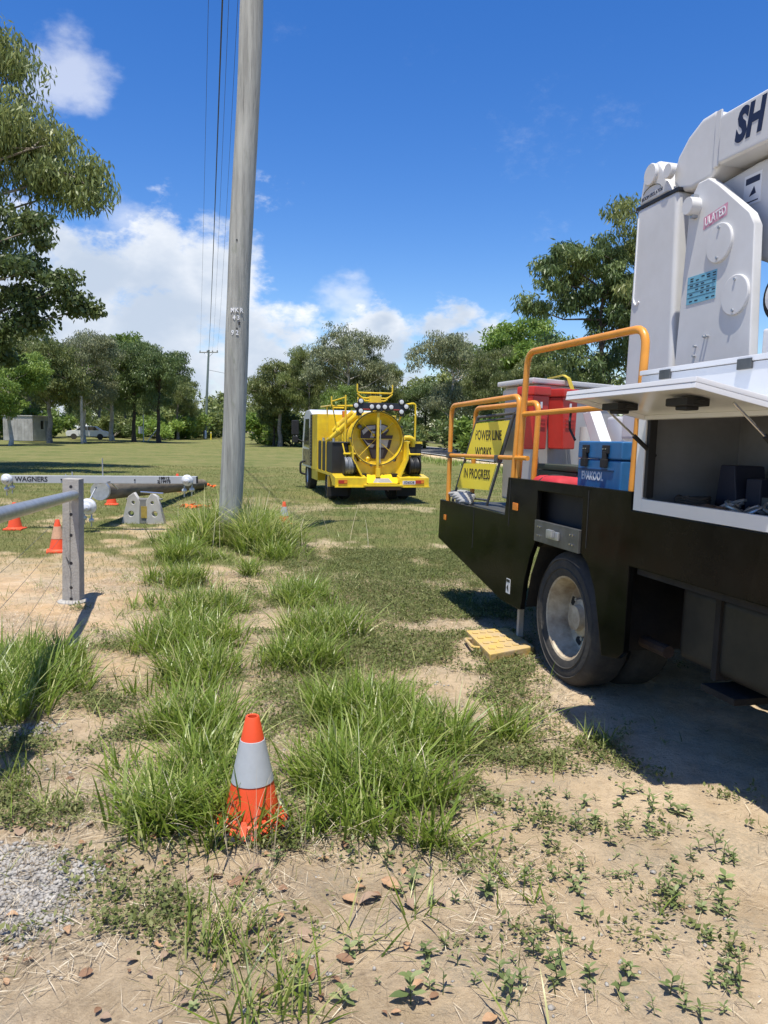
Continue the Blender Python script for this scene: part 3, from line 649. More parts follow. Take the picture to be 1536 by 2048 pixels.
# ------------------------------------------------------------------ elevated work platform truck (right)
UU = ray(388, 872).normalized(); UPV = Vector((0, 0, 1)); W0 = UU.cross(UPV).normalized(); V0 = W0.cross(UU)
LEAN = R(1.3); WW = math.cos(LEAN) * W0 - math.sin(LEAN) * V0; VV = WW.cross(UU)
TR3 = Matrix((WW, UU, VV)).transposed()
TO = ground_pt(1150, 1395)
TRW = Matrix.Translation(TO) @ TR3.to_4x4()            # local (w right, u away, z up) -> world
def P(u, w, z): return Vector((w, u, z))
FW = 2.42                                             # body width
def side(u, z, d): return (d, u, z)
def boom_truck():
    t = empty('boom_truck', TO, TR3)
    tag(t, 'white boom lift truck with black tray skirt and orange rails parked at the right edge', 'truck')
    out = [(2.83, 1.0), (1.25, 1.01), (1.21, 1.295), (-.48, 1.305), (-.485, 1.205), (-3.4, 1.2), (-3.4, .9), (-.5, .9), (-.5, .42), (-.44, .37), (-.27, .34), (-.22, .5), (-.15, .7), (-.06, .83), (.05, .90), (.05, 1.23), (.69, 1.23), (.69, .87), (.76, .76), (.83, .58), (.87, .36), (.9, .35), (1.25, .355), (2.84, .63)]
    MB().prism(out, side, 0, .035).build('side_skirt', BLACKP, t, bevel=.006, label='glossy black side skirt with wheel arch')
    MB().prism(out, side, FW - .035, FW).build('side_skirt', BLACKP, t, bevel=.006)
    MB().box(.036, FW - .036, -.47, 2.80, .93, .985).build('tray_floor', pmat('tray_checker', (.075, .078, .075), .6, .3, var=.3, vscale=9), t)
    MB().box(.036, FW - .036, 2.79, 2.825, .62, .98).build('tail_panel', BLACKP, t, bevel=.004)
    MB().box(.03, .05, .06, .68, 1.0, 1.24).build('recess_back', BLACKM, t) if False else None
    MB().box(.10, .12, -.05, 1.12, .99, 1.29).box(.037, .0995, -.05, 1.12, 1.255, 1.285).build('locker_recess', BLACKM, t)
    # latch panel over the wheel arch
    lp = MB().box(-.012, .02, .055, .685, .885, 1.03).build('latch_panel', DARKSTEEL, t, bevel=.004)
    MB().box(-.03, -.012, .30, .47, .93, .985).box(-.055, -.03, .34, .42, .945, .995).build('paddle_latch', STEEL, lp, bevel=.006)
    for u in (.12, .155, .585, .62):
        for zb in (.99, .93): MB().lathe([(.006, 0), (.006, .008)], 8, Matrix.Translation((-.012, u, zb)) @ Matrix.Rotation(-math.pi / 2, 4, 'Y')).build('bolt', CHROME, lp)
    for u_ in (1.9, 1.16, -.02): MB().box(-.0025, .0, u_ - .004, u_ + .004, .66 if u_ > 1.3 else .93, .985 if u_ > 1.3 else 1.28).build('panel_seam', BLACKM, t)
    # arch liner and chassis
    arch = [(.86, .38), (.80, .62), (.68, .84), (.5, .92), (.1, .92), (-.08, .82), (-.2, .6), (-.26, .36)]
    mb = MB(); n = len(arch)
    for (a0, b0), (a1, b1) in zip(arch, arch[1:]): mb.add([(.036, a0, b0), (.036, a1, b1), (.75, a1, b1), (.75, a0, b0)], [(0, 1, 2, 3)])
    mb.add([(.75, a, b) for a, b in arch], [tuple(range(n))]); mb.build('arch_liner', UNDER, t)
    MB().box(.78, .90, -3.4, 2.78, .62, .88).build('chassis_rail', UNDER, t); MB().box(1.52, 1.64, -3.4, 2.78, .62, .88).build('chassis_rail', UNDER, t)
    for u in (-2.6, -1.4, -.45, 1.0, 2.0): MB().box(.90, 1.52, u, u + .1, .66, .84).build('cross_member', UNDER, t)
    MB().tube([(.2, .31, .44), (FW - .2, .31, .44)], .07, 10).sphere((FW / 2, .31, .44), .2).build('rear_axle', UNDER, t)
    def wheel(x0, sgn, dual_inner=False):
        M = Matrix.Translation((x0, .31, .425)) @ Matrix.Rotation(sgn * math.pi / 2, 4, 'Y')   # local +Z points inboard
        e = MB().lathe([(.268, .018), (.275, .004), (.30, -.004), (.318, -.006), (.323, -.013), (.329, -.007), (.36, -.010), (.378, -.006), (.382, -.012), (.388, -.003), (.395, .0), (.425, .022), (.437, .05), (.437, .20), (.425, .228), (.395, .25), (.36, .258), (.30, .25), (.27, .235)], 48, M, cap=False).build('tyre', RUBBER, t)
        if not dual_inner:
            rim = MB().lathe([(.279, .02), (.275, .006), (.262, .012), (.256, .03), (.243, .05), (.236, .10), (.222, .15), (.17, .165), (.125, .160), (.12, .12), (.085, .11), (.08, .07), (.0, .065)], 40, M, cap=False).build('wheel_rim', RIM, t, label='cream painted deep-dish rim with rust stains')
            for k in range(8):
                a = 2 * math.pi * k / 8
                MB().lathe([(.032, .0), (.032, .004)], 12, M @ Matrix.Translation((.192 * math.cos(a + .4), .192 * math.sin(a + .4), .153))).build('hand_hole_shade', BLACKM, rim)  # black disc painted in for the dark of the opening
                MB().lathe([(.014, 0), (.014, .03), (.008, .034)], 6, M @ Matrix.Translation((.142 * math.cos(a), .142 * math.sin(a), .13))).build('wheel_nut', STEEL, rim)
    wheel(.055, 1); wheel(.35, 1, True); wheel(FW - .055, -1); wheel(FW - .35, -1, True)
    MB().prism([(.62, .30), (.84, .30), (.86, .58), (.80, .60)], side, .06, .62).build('mud_flap', UNDER, t) if False else None
    # fuel tank, pipes and guard under the body
    MB().box(.22, .72, -1.9, -.66, .43, .83).build('fuel_tank', pmat('dusty_black_tank', (.009, .0095, .008), .55, col2=(.026, .022, .017), vscale=7), t, bevel=.05, bseg=4)
    for u in (-.98, -1.6): MB().box(.205, .735, u - .02, u + .02, .41, .845).build('tank_strap', UNDER, t, bevel=.004)
    MB().tube([(.2, -.62, .45), (.2, -.38, .45)], .035, 10).build('exhaust_pipe', pmat('rusty_steel', (.07, .045, .032), .8, .3, var=.4, vscale=20), t)
    MB().box(.2, .6, -1.15, -.9, .335, .37).build('step_bracket', UNDER, t, bevel=.005)
    MB().box(.04, .66, -3.4, -.52, .86, .9).build('under_shelf', UNDER, t)
    # marker lamps and sticker
    MB().box(-.008, .0, 2.62, 2.68, .82, .87).build('marker_lamp', AMBER, t, bevel=.004); MB().box(-.008, .0, 1.0, 1.09, 1.06, 1.115).build('marker_lamp', AMBER, t, bevel=.006)
    st = MB().box(-.003, .0, 1.07, 1.14, .43, .54).build('warning_sticker', WHITE, t)
    MB().box(-.0045, -.003, 1.075, 1.135, .515, .535).add([(-.0045, 1.09, .44), (-.0045, 1.13, .47), (-.0045, 1.10, .50)], [(0, 1, 2)]).build('pictogram', INK, st)
    # reflective chips on the tyre wall are scuffs: left to the rubber material
    # outrigger leg standing on the pad
    c = TRW.inverted() @ Vector((1.06, 5.80, .09))
    MB().box(c.x - .02, c.x + .02, c.y - .02, c.y + .02, .075, .62).build('outrigger_leg', pmat('grey_leg', (.45, .43, .38), .6, var=.3, vscale=10), t, bevel=.004)
    # ---- orange rails
    r = .022
    a = MB().tube([P(2.68, .03, .99), P(2.69, .03, 1.885), P(1.13, .03, 1.90), P(1.21, .03, 1.0)], r, 12, fillet=.10).build('guard_rail', ORANGE, t)
    MB().tube([P(2.69, .03, 1.425), P(.95, .03, 1.445)], r * .8, 10).build('mid_rail', ORANGE, a)
    MB().tube([P(2.66, .26, .99), P(2.67, .26, 1.87), P(1.30, .26, 1.87), P(1.34, .26, .99)], r, 12, fillet=.10).build('guard_rail', ORANGE, t)
    b = MB().tube([P(1.15, .045, 1.0), P(1.07, .045, 2.21), P(-.45, .045, 2.185), P(-.41, .045, 1.26)], r * 1.05, 12, fillet=.11).build('guard_rail', ORANGE, t)
    MB().tube([P(1.10, .045, 1.765), P(-.42, .045, 1.775)], r * .85, 10).build('mid_rail', ORANGE, b)
    MB().tube([P(2.62, FW - .04, .99), P(2.62, FW - .04, 1.88), P(.9, FW - .04, 1.88), P(.9, FW - .04, .99)], r, 10, fillet=.10).build('guard_rail', ORANGE, t)
    for (u, w) in ((2.69, .03), (1.5, .03)): MB().box(w - .026, w + .026, u - .03, u + .03, 1.40, 1.455).build('rail_clamp', DARKSTEEL, a, bevel=.004)
    MB().tube([P(.36, .045, 1.75), P(.34, .03, 1.70), P(.37, .05, 1.65), P(.31, .06, 1.58)], .008, 6).build('hook_chain', BLACKM, b)
    # ---- white side locker with its door propped open
    z0, z1 = 1.205, 1.92; ua, ub = -.50, -3.35; dep = .62
    fr = MB()
    fr.box(0, .035, ua - .075, ua, z0 + .002, z1)                               # left stile
    fr.box(0, .035, ub, ua - .0755, z0 + .002, z0 + .068)                       # sill
    fr.box(0, .035, ub, ua - .0755, 1.705, z1)                                  # header
    fr.box(.0355, dep, ua - .02, ua, z0 + .002, z1 - .002)                      # end wall
    fr.box(.0355, dep, ub, ua - .021, z0 + .002, z0 + .02)                      # floor
    fr.box(dep, dep + .02, ub, ua, z0, z1)                                      # back
    lk = fr.build('side_locker', WHITE, t, bevel=.003)
    MB().box(.037, dep - .002, ub, ua - .022, z0 + .0215, z0 + .024).box(dep - .006, dep - .003, ub, ua - .022, z0 + .025, 1.9).box(.037, dep - .007, ua - .0235, ua - .0215, z0 + .025, 1.9).build('locker_lining', GREY_IN, lk)
    MB().box(.005, .05, ua - .105, ua - .0765, z0 + .075, 1.70).build('door_seal', BLACKM, lk, bevel=.006)
    MB().box(-.006, dep + .03, ub, ua + .012, z1 + .003, z1 + .028).build('locker_lid', WHITE, lk, bevel=.004)
    for u in (-.72, -1.30, -1.9): MB().box(-.012, .012, u - .045, u + .045, z1 - .03, z1 + .016).build('lid_hinge', DARKSTEEL, lk, bevel=.003)
    MB().box(-.003, 0, -1.45, -1.25, z0 + .0, z0 + .055).build('reflective_tape', WHITE, lk) if False else None
    hz = 1.705; ow, oz = -.47, 1.79                                              # flap: hinge line -> outer edge
    def flap(u, k, d): q = Vector((0 + ow * k, u, hz + (oz - hz) * k)); return q + Vector((-(oz - hz), 0, ow)).normalized() * -d
    fd = MB()
    def slab(m, u0, u1, k0, k1, d0, d1): m.add([flap(u, k, d) for d in (d0, d1) for k in (k0, k1) for u in (u0, u1)], [(0, 2, 3, 1), (4, 5, 7, 6), (0, 1, 5, 4), (2, 6, 7, 3), (0, 4, 6, 2), (1, 3, 7, 5)])
    slab(fd, -.575, -1.62, .01, 1, 0, .022)
    door = fd.build('locker_door', WHITE, lk, bevel=.004, label='white locker door propped open like an awning')
    rm = MB(); slab(rm, -.575, -.60, .02, .995, -.022, -.0005); slab(rm, -1.595, -1.62, .02, .995, -.022, -.0005); slab(rm, -.6005, -1.5945, .95, .995, -.022, -.0005); slab(rm, -.6005, -1.5945, .02, .06, -.022, -.0005)
    rm.build('door_rim', WHITE, door, bevel=.002)
    for u in (-.80, -1.33):
        q = flap(u, .62, -.02); MB().box(q.x - .055, q.x + .055, u - .075, u + .075, q.z - .022, q.z + .012).box(q.x - .02, q.x + .02, u - .10, u + .10, q.z - .012, q.z).box(q.x - .03, q.x + .03, u - .04, u + .04, q.z - .038, q.z - .02).build('paddle_lock', BLACKM, door, bevel=.006)
    for u in (-.61, -1.56):
        q = flap(u, .52, -.025); e = Vector((.06, u + .03, 1.50))
        m = q.lerp(e, .55); s = MB().tube([q, m], .006, 8).build('strut_rod', CHROME, door); MB().tube([m, e], .0125, 8).build('gas_strut', BLACKM, door)
    # ---- boom: pedestal, pivot cheek, column, elbow, upper boom
    MB().box(.70, 1.75, -.45, 1.0, .985, 1.25).build('pedestal_base', WHITE, t, bevel=.02)
    MB().lathe([(.46, 1.25), (.46, 1.45), (.40, 1.47), (.40, 2.0)], 32, Matrix.Translation((1.28, .15, 0))).build('turntable', WHITE_FG, t)
    pan = [(.40, 1.45), (.33, 3.05), (.315, 3.16), (.25, 3.235), (.15, 3.235), (.05, 3.165), (-.25, 2.92), (-.30, 2.84), (-.38, 1.45)]
    pl = MB().prism(pan, side, .78, .84).build('pivot_cheek', WHITE_FG, t, bevel=.012, bseg=3, label='tall white pivot cheek plate with round caps and blue data plate')
    MB().prism(pan, side, 1.50, 1.56).build('pivot_cheek', WHITE_FG, t, bevel=.012, bseg=3)
    def disc(name, u, z, r, th, mat, x=.78, par=pl): return MB().lathe([(r, 0), (r, th * .8), (r * .96, th)], 28, Matrix.Translation((x, u, z)) @ Matrix.Rotation(-math.pi / 2, 4, 'Y')).build(name, mat, par, smooth=20)
    for (u, z) in ((-.01, 2.80), (-.19, 2.46)):
        d = disc('pivot_cap', u, z, .118, .016, WHITE_FG)
        for dz in (-.09, .09): disc('cap_bolt', u, z + dz, .009, .008, STEEL, .764, d)
    d = disc('pivot_pin', .25, 3.085, .055, .07, WHITE_FG); 
    for dz in (-.06, .06): MB().box(.742, .78, .235, .265, 3.085 + dz - .012, 3.085 + dz + .012).build('keeper_bolt', STEEL, d)
    for (u, z) in ((.16, 2.14), (.155, 2.20), (.07, 2.25), (.04, 2.25)): disc('bolt', u, z, .008, .02, STEEL)
    bl = MB().box(.777, .7797, 0.0, .285, 2.475, 2.65).build('data_plate', pmat('blue_data_plate', (.16, .40, .52), .4), pl)
    mb = MB()
    for z in (2.515, 2.545, 2.575, 2.60): mb.box(.776, .777, .005, .28, z, z + .0022)
    for i, z in enumerate((2.63, 2.615, 2.585, 2.557, 2.53, 2.488)):
        for k in range(5):
            if (i * 3 + k) % 4 != 1: mb.box(.776, .777, .255 - k * .055 - .030, .255 - k * .055, z, z + .007)
    mb.build('plate_print', INK, bl)
    # 'ULATED' decal, the readable end of a worn pink sticker
    dk = MB().add([(.7785, .165, 2.92), (.7785, -.055, 2.955), (.7785, -.055, 3.03), (.7785, .165, 2.995)], [(0, 1, 2, 3)]).build('warning_decal', pmat('pink_decal', (.56, .13, .26), .5, col2=(.62, .45, .5), vscale=22), pl)
    text_obj('lettering', 'ULATED', .072, frame((.777, .055, 2.975), (0, -1, .16), (0, .0, 1)), WINK, dk, bold=.001, sx=.74)
    # column of the folded lower boom
    x0 = .80
    co = [(1.02, 1.6), (.985, 3.27), (.93, 3.27), (.62, 3.27), (.50, 3.27), (.42, 1.6)]
    cl = MB().prism(co, side, x0, x0 + .52).build('boom_column', WHITE_FG, t, bevel=.035, bseg=4, label='tall grey-white boom column with dark band')
    MB().box(x0 - .004, x0 + .524, .488, .995, 3.262, 3.286).build('dark_band', INK, cl, bevel=.002)
    MB().tube([(x0 - .001, .955, 3.2), (x0 - .001, .955, 2.62), (x0 - .001, .92, 2.575), (x0 - .001, .88, 2.60)], .0075, 6, fillet=.02).build('edge_moulding', WHITE, cl)
    he = [(.985, 3.29), (.955, 3.46), (.87, 3.55), (.77, 3.55), (.70, 3.47), (.60, 3.29)]
    hd = MB().prism(he, side, x0 + .01, x0 + .50).build('column_head', WHITE_FG, t, bevel=.03, bseg=3)
    text_obj('lettering', 'BOOM ISOLATOR', .036, frame((x0 + .0085, .82, 3.33), (0, -1, .05), (0, 0, 1)), NAVY, hd, sx=.9, shear=.2)
    mb = MB(); mb.tube([(x0 + .008, .82 + .11 * math.cos(a), 3.35 + .045 * math.sin(a)) for a in np.linspace(.2, 3.0, 9)], .003, 5); mb.build('decal_arc', DARKSTEEL, hd)
    MB().lathe([(.075, 0), (.075, .018), (.07, .024)], 24, Matrix.Translation((x0 + .01, .83, 3.47)) @ Matrix.Rotation(-math.pi / 2, 4, 'Y')).build('elbow_pin', WHITE_FG, hd)
    MB().lathe([(.05, 0), (.05, .03), (.045, .035)], 24, Matrix.Translation((x0 + .01, .60, 3.42)) @ Matrix.Rotation(-math.pi / 2, 4, 'Y')).build('elbow_pin', WHITE_FG, hd)
    el = [(.60, 3.33), (.61, 3.42), (.57, 3.51), (.47, 3.60), (.33, 3.665), (.20, 3.665), (.08, 3.59), (.06, 3.36), (.20, 3.25), (.40, 3.24), (.54, 3.27)]
    ek = MB().prism(el, side, x0 + .03, x0 + .47).build('elbow_housing', WHITE_FG, t, bevel=.035, bseg=4, label='rounded white elbow housing')
    text_obj('lettering', 'MOVE', .055, frame((x0 + .029, .30, 3.43), (0, -1, .0), (0, 0, 1)), NAVY, ek, sx=.9, shear=.25) if False else None
    MB().box(x0 + .015, x0 + .03, .12, .17, 3.30, 3.64).build('elbow_rib', WHITE_FG, ek, bevel=.006)
    MB().lathe([(.10, 0), (.10, .05), (.07, .06)], 24, Matrix.Translation((x0 + .04, .27, 3.36)) @ Matrix.Rotation(-math.pi / 2, 4, 'Y')).build('elbow_cup', DARKSTEEL, ek) if False else None
    bo = [(.10, 3.29), (.10, 3.59), (-3.2, 3.52), (-3.2, 3.20)]
    bm_ = MB().prism(bo, side, x0 - .01, x0 + .40).build('upper_boom', WHITE_FG, t, bevel=.03, bseg=3, label='white upper boom running out of the frame')
    text_obj('lettering', 'SH', .25, frame((x0 - .0115, -.06, 3.445), (0, -1, 0), (0, 0.0, 1)), NAVY, bm_, bold=.012, sx=.78, shear=.18, align='LEFT')
    MB().box(x0 - .004, x0 + .02, -3.2, .04, 3.305, 3.352).build('boom_gap_shadow_strip', BLACKM, t) if False else None
    tb = [(.50, 3.22), (-.10, 3.265), (-3.2, 3.19), (-3.2, 2.45), (-.42, 2.45), (-.30, 2.62), (.45, 2.95)]
    tur = MB().prism(tb, side, .92, 1.44).build('lower_boom', WHITE_FG, t, bevel=.04, bseg=4)
    stk = MB().box(.9165, .9195, -.16, -.01, 3.02, 3.20).build('instruction_sticker', WHITE, tur)
    MB().box(.9155, .9165, -.145, -.025, 3.145, 3.182).add([(.9155, -.06, 3.07), (.9155, -.10, 3.125), (.9155, -.12, 3.08)], [(0, 1, 2)]).box(.9155, .9165, -.14, -.03, 3.035, 3.042).build('sticker_print', NAVY, stk)
    MB().lathe([(.15, 0), (.15, .30)], 28, Matrix.Translation((.86, -.46, 2.42)) @ Matrix.Rotation(math.pi / 2, 4, 'Y')).build('roller', BLACKM, t, bevel=.02)
    MB().lathe([(.10, 0), (.10, .02), (.035, .03), (.03, .0)], 24, Matrix.Translation((.86, -.46, 2.42)) @ Matrix.Rotation(-math.pi / 2, 4, 'Y')).build('roller_hub', WHITE_FG, t)
    MB().prism([(-.36, 2.25), (-3.2, 1.98), (-3.2, 1.5), (-.36, 1.5)], side, .84, 1.5).build('boom_rest', WHITE, t, bevel=.02)
    # ---- fibreglass work bucket with lid, parked over the tray
    inv = TRW.inverted()
    def quad(m, pts, z0, z1, inset=0.0):
        c = sum((Vector(p) for p in pts), Vector((0, 0))) / 4; q = [c + (Vector(p) - c) * (1 - inset) for p in pts]
        lo = [inv @ Vector((p.x, p.y, z0)) for p in q]; hi = [inv @ Vector((p.x, p.y, z1)) for p in q]
        m.add(lo + hi, [(0, 1, 2, 3), (7, 6, 5, 4)] + [(i, i + 4, (i + 1) % 4 + 4, (i + 1) % 4) for i in range(4)]); return m
    B4 = [(1.21, 6.4), (2.23, 7.28), (2.04, 7.95), (1.02, 7.07)]
    bk = quad(MB(), B4, 1.02, 2.03, .10).build('work_bucket', pmat('grey_fibreglass', (.50, .49, .475), .5, var=.12, vscale=3), t, bevel=.02)
    quad(MB(), B4, 2.031, 2.075, -.02).build('bucket_lid', WHITE_FG, bk, bevel=.012)
    quad(MB(), B4, 1.93, 2.0, .07).build('bucket_rim', WHITE_FG, bk, bevel=.01)
    # white jib fittings behind the cooler
    j = MB().box(.98, 1.25, .95, 1.55, .99, 1.80).build('winch_housing', WHITE, t, bevel=.03)
    MB().prism([(1.62, 1.82), (1.50, 1.84), (1.05, 1.28), (1.20, 1.24)], side, .80, .90).build('jib_brace', WHITE, t, bevel=.01)
    MB().tube([(1.0, 1.9, 1.0), (1.0, 1.9, 1.72)], .06, 14).build('winch_post', WHITE_FG, t)
    MB().tube([(.93, .86, 1.0), (.93, .86, 1.78), (.93, 1.08, 1.80)], .008, 6, fillet=.03).build('cable', BLACKM, t)
    # ---- unseen cab and front axle beside the photographer, added to block light under the truck
    cp = [(-3.55, .75), (-3.55, 2.55), (-4.6, 2.62), (-5.15, 2.45), (-5.45, 1.65), (-5.5, .55), (-4.9, .55), (-4.75, .9), (-4.0, .9), (-3.85, .75)]
    cb_ = MB().prism(cp, side, .06, FW - .06).build('cab', WHITE, t, bevel=.04, bseg=3)
    MB().prism([(-4.15, 1.65), (-4.15, 2.3), (-4.75, 2.3), (-5.15, 1.7)], side, .05, .058).build('side_window', GLASSD, cb_)
    MB().prism([(-5.19, 2.40), (-5.47, 1.70), (-5.48, 1.70), (-5.20, 2.41)], side, .25, FW - .25).build('windscreen', GLASSD, cb_)
    for x0_, sg in ((.08, 1), (FW - .08, -1)):
        M = Matrix.Translation((x0_, -4.38, .43)) @ Matrix.Rotation(sg * math.pi / 2, 4, 'Y')
        MB().lathe([(.25, .01), (.40, .0), (.437, .05), (.437, .22), (.40, .26), (.25, .25)], 40, M, cap=False).build('tyre', RUBBER, t); MB().lathe([(.26, .02), (.2, .07), (.1, .03), (0, .03)], 30, M, cap=False).build('wheel_rim', RIM, t)
    MB().tube([(.2, -4.38, .43), (FW - .2, -4.38, .43)], .06, 10).build('front_axle', UNDER, t)
    MB().box(.95, 1.47, -3.2, -.6, .45, .8).build('underbody_filler', UNDER, t, bevel=.03)  # unseen box added to keep light out from under the body
    MB().box(1.75, 2.2, -3.2, -.6, .43, .85).build('water_tank_or_filler', UNDER, t, bevel=.04)  # not a tank here: unseen filler added to block light from the far side
    return t
boom_truck()

def TW(u, w, z): return TRW @ Vector((w, u, z))
def on_tray():
    # cool box
    t = empty('cool_box', TRW @ Vector((.48, .39, .986)), TR3)
    tag(t, 'blue moulded cool box with black latches standing on the truck tray', 'cool box')
    MB().box(-.20, .20, -.28, .28, 0, .475).build('body', BLUE, t, bevel=.018, bseg=3)
    MB().box(-.203, .203, -.283, .283, .478, .595).build('lid', BLUE, t, bevel=.015, bseg=3)
    MB().box(-.208, -.2005, -.20, .26, .402, .414).build('recess_shade_band', pmat('recess_shade_blue', (.008, .045, .13), .5), t, bevel=.003)  # raised strip in darker blue paints in the shade of a recess
    for u in (.155, -.105):
        l = MB().box(-.222, -.2005, u - .035, u + .035, .515, .57).box(-.228, -.206, u - .022, u + .022, .46, .53).box(-.234, -.2075, u - .03, u + .03, .425, .48).build('latch', BLACKM, t, bevel=.005)
        for k in (-.015, .015): MB().lathe([(.005, 0), (.005, .004)], 8, Matrix.Translation((-.222, u + k, .545)) @ Matrix.Rotation(-math.pi / 2, 4, 'Y')).build('screw', CHROME, l)
    text_obj('lettering', 'EVAKOOL', .074, frame((-.2015, .215, .362), (0, -1, -.0), (0, 0, 1)), WINK, t, bold=.003, sx=.85, align='LEFT')
    MB().lathe([(.022, 0), (.022, .02)], 12, Matrix.Translation((-.12, -.283, .5)) @ Matrix.Rotation(math.pi / 2, 4, 'X')).build('rope_boss', CHROME, t)
    # folding road works sign
    bl_, br_ = TW(2.80, .13, .988), TW(2.36, .28, .988); tl, tr = TW(2.48, .22, 1.76), TW(2.06, .37, 1.79)
    def S(a, b, d=0.0):
        lo = bl_.lerp(br_, a); hi = tl.lerp(tr, a); q = lo.lerp(hi, b); nrm = (br_ - bl_).cross(tl - bl_).normalized(); return q + nrm * d
    base = bl_.lerp(br_, .5); t = empty('road_works_sign', base); I = t.matrix_world.inverted()
    tag(t, 'yellow folding road sign reading power line works in progress on the truck tray', 'sign')
    L = lambda *a: I @ S(*a)
    GREYT = pmat('grey_sign_frame', (.13, .135, .135), .5, .4, var=.3, vscale=12)
    f = MB().tube([L(-.04, 0), L(-.04, 1.03)], .013, 8).tube([L(1.04, 0), L(1.04, 1.03)], .013, 8).tube([L(-.04, 1.03), L(1.04, 1.03)], .013, 8).tube([L(-.04, .98), L(1.04, .98)], .009, 8).tube([L(-.04, .06), L(1.04, .06)], .010, 8).build('frame', GREYT, t)
    def plate(name, b0, b1):
        return MB().add([L(a, b, d) for d in (.012, .016) for b in (b0, b1) for a in (.0, 1.0)], [(0, 2, 3, 1), (4, 5, 7, 6), (0, 1, 5, 4), (2, 6, 7, 3), (0, 4, 6, 2), (1, 3, 7, 5)]).build(name, SIGNY, t)
    p1 = plate('upper_plate', .53, .955); p2 = plate('lower_plate', .175, .475)
    xd = I.to_3x3() @ (br_ - bl_); yd = I.to_3x3() @ (tl - bl_)
    text_obj('lettering', 'POWER LINE', .125, frame(L(.5, .80, .0175), xd, yd), INK, p1, sx=.50, bold=.0008)
    text_obj('lettering', 'WORKS', .125, frame(L(.5, .605, .0175), xd, yd), INK, p1, sx=.50, bold=.0008)
    text_obj('lettering', 'IN PROGRESS', .125, frame(L(.5, .35, .0175), xd, yd), INK, p2, sx=.50, bold=.0008)
    # red bins hung on the bucket
    A, D, B = Vector((1.21, 6.4, 0)), Vector((2.23, 7.28, 0)), Vector((1.02, 7.07, 0)); ad = (D - A).normalized(); abn = (B - A).normalized()
    def bin_(p, ax, nrm, label):
        M = Matrix((ax, nrm, Vector((0, 0, 1)))).transposed(); t = empty('red_bin', p, M); tag(t, label, 'bin', 'red bins hung on the work bucket')
        MB().prism([(-.085, 0), (.085, 0), (.105, .43), (-.105, .43)], lambda a, b, d: (a, d, b), -.15, 0).build('body', RED, t, bevel=.012)
        MB().box(-.112, .112, -.165, .01, .431, .50).build('lid', RED, t, bevel=.012)
        for z in (.18, .21, .24): MB().box(-.06, .06, -.156, -.151, z, z + .012).build('rib', RED, t)
        MB().box(-.012, .012, -.156, -.151, .33, .38).build('tag', WHITE, t)
    nAD = Vector((ad.y, -ad.x, 0)); nAB = Vector((-abn.y, abn.x, 0))
    bin_(A + ad * .30 + nAD * .005 + Vector((0, 0, 1.49)), ad, -nAD, 'red plastic bin with ribbed front hung under the bucket lid, right one')
    bin_(A + ad * -.09 + nAD * .005 + Vector((0, 0, 1.49)), ad, -nAD, 'red plastic bin behind the orange rail, left one of the pair')
    # yellow ratchet strap over the bucket lid
    c = A.lerp(D, .32) + nAD * .03
    pts = [c + Vector((-.12, .22, 2.10)), c + Vector((-.03, .06, 2.12)), c + Vector((0, 0, 2.09)), c + Vector((.03, -.02, 2.0)), c + Vector((.05, -.02, 1.93))]
    mb = MB(); V = [];
    for p in pts: V += [p - ad * .028, p + ad * .028, p + ad * .028 + Vector((0, -.004, .006)), p - ad * .028 + Vector((0, -.004, .006))]
    mb.add(V, [(i * 4 + k, i * 4 + (k + 1) % 4, i * 4 + 4 + (k + 1) % 4, i * 4 + 4 + k) for i in range(4) for k in range(4)])
    o = mb.build('tie_down_strap', pmat('yellow_webbing', (.60, .47, .05), .8, var=.4, vscale=60), None); tag(o, 'yellow webbing strap lying over the bucket lid', 'strap')
    # red tool bag, green case
    t = empty('tool_bag', TW(1.05, .34, .986), TR3); tag(t, 'red tool bag with dark straps half hidden behind the black skirt', 'bag')
    MB().box(-.15, .15, -.24, .24, 0, .335).build('bag', pmat('red_canvas', (.50, .022, .035), .75, var=.35, vscale=7, bump=.6, bscale=9), t, bevel=.11, bseg=5)
    MB().tube([(-.156, .05, .02), (-.156, .05, .30), (0, .05, .345), (.156, .05, .30), (.156, .05, .02)], .012, 6, fillet=.08).build('strap', BLACKM, t)
    t = empty('green_case', TW(1.45, .66, .986), TR3); tag(t, 'long dark green equipment case behind the red tool bag', 'case')
    GC = pmat('dark_green_plastic', (.035, .05, .038), .6, var=.2, vscale=8)
    MB().box(-.16, .16, -.35, .33, 0, .36).build('case', GC, t, bevel=.015); MB().box(-.168, .168, -.358, .338, .363, .41).build('lid', GC, t, bevel=.012)
    t = empty('webbing_bundle', TW(2.50, .10, .99), TR3); tag(t, 'bundle of grey webbing slings lying at the foot of the road sign', 'slings')
    for k in range(5):
        a = .05 + .02 * k
        MB().tube([(a * math.cos(x) * .8 + .01 * k, a * math.sin(x) * 1.7 - .1 + .06 * k, .025 + .014 * k + .012 * math.sin(2 * x)) for x in np.linspace(0, 6.0, 13)], .016, 6).build('sling', pmat('grey_webbing', (.46, .46, .44), .85, var=.3, vscale=30), t)
    # things in the open locker
    zf = 1.205 + .0255
    t = empty('tool_case', TW(-.80, .46, zf), TR3); tag(t, 'dark blue tool case standing at the back of the open locker', 'case')
    NB = pmat('dark_navy_plastic', (.012, .016, .034), .6)
    MB().prism([(.09, 0), (.06, .24), (-.05, .24), (-.09, 0)], side, -.12, .06).build('case', NB, t, bevel=.012); MB().box(-.09, .05, -.21, -.10, 0, .18).build('pouch', NB, t, bevel=.015)
    t = empty('shackle_pile', TW(-1.06, .24, zf), TR3); tag(t, 'heap of metal fittings on the floor of the open locker', 'fittings')
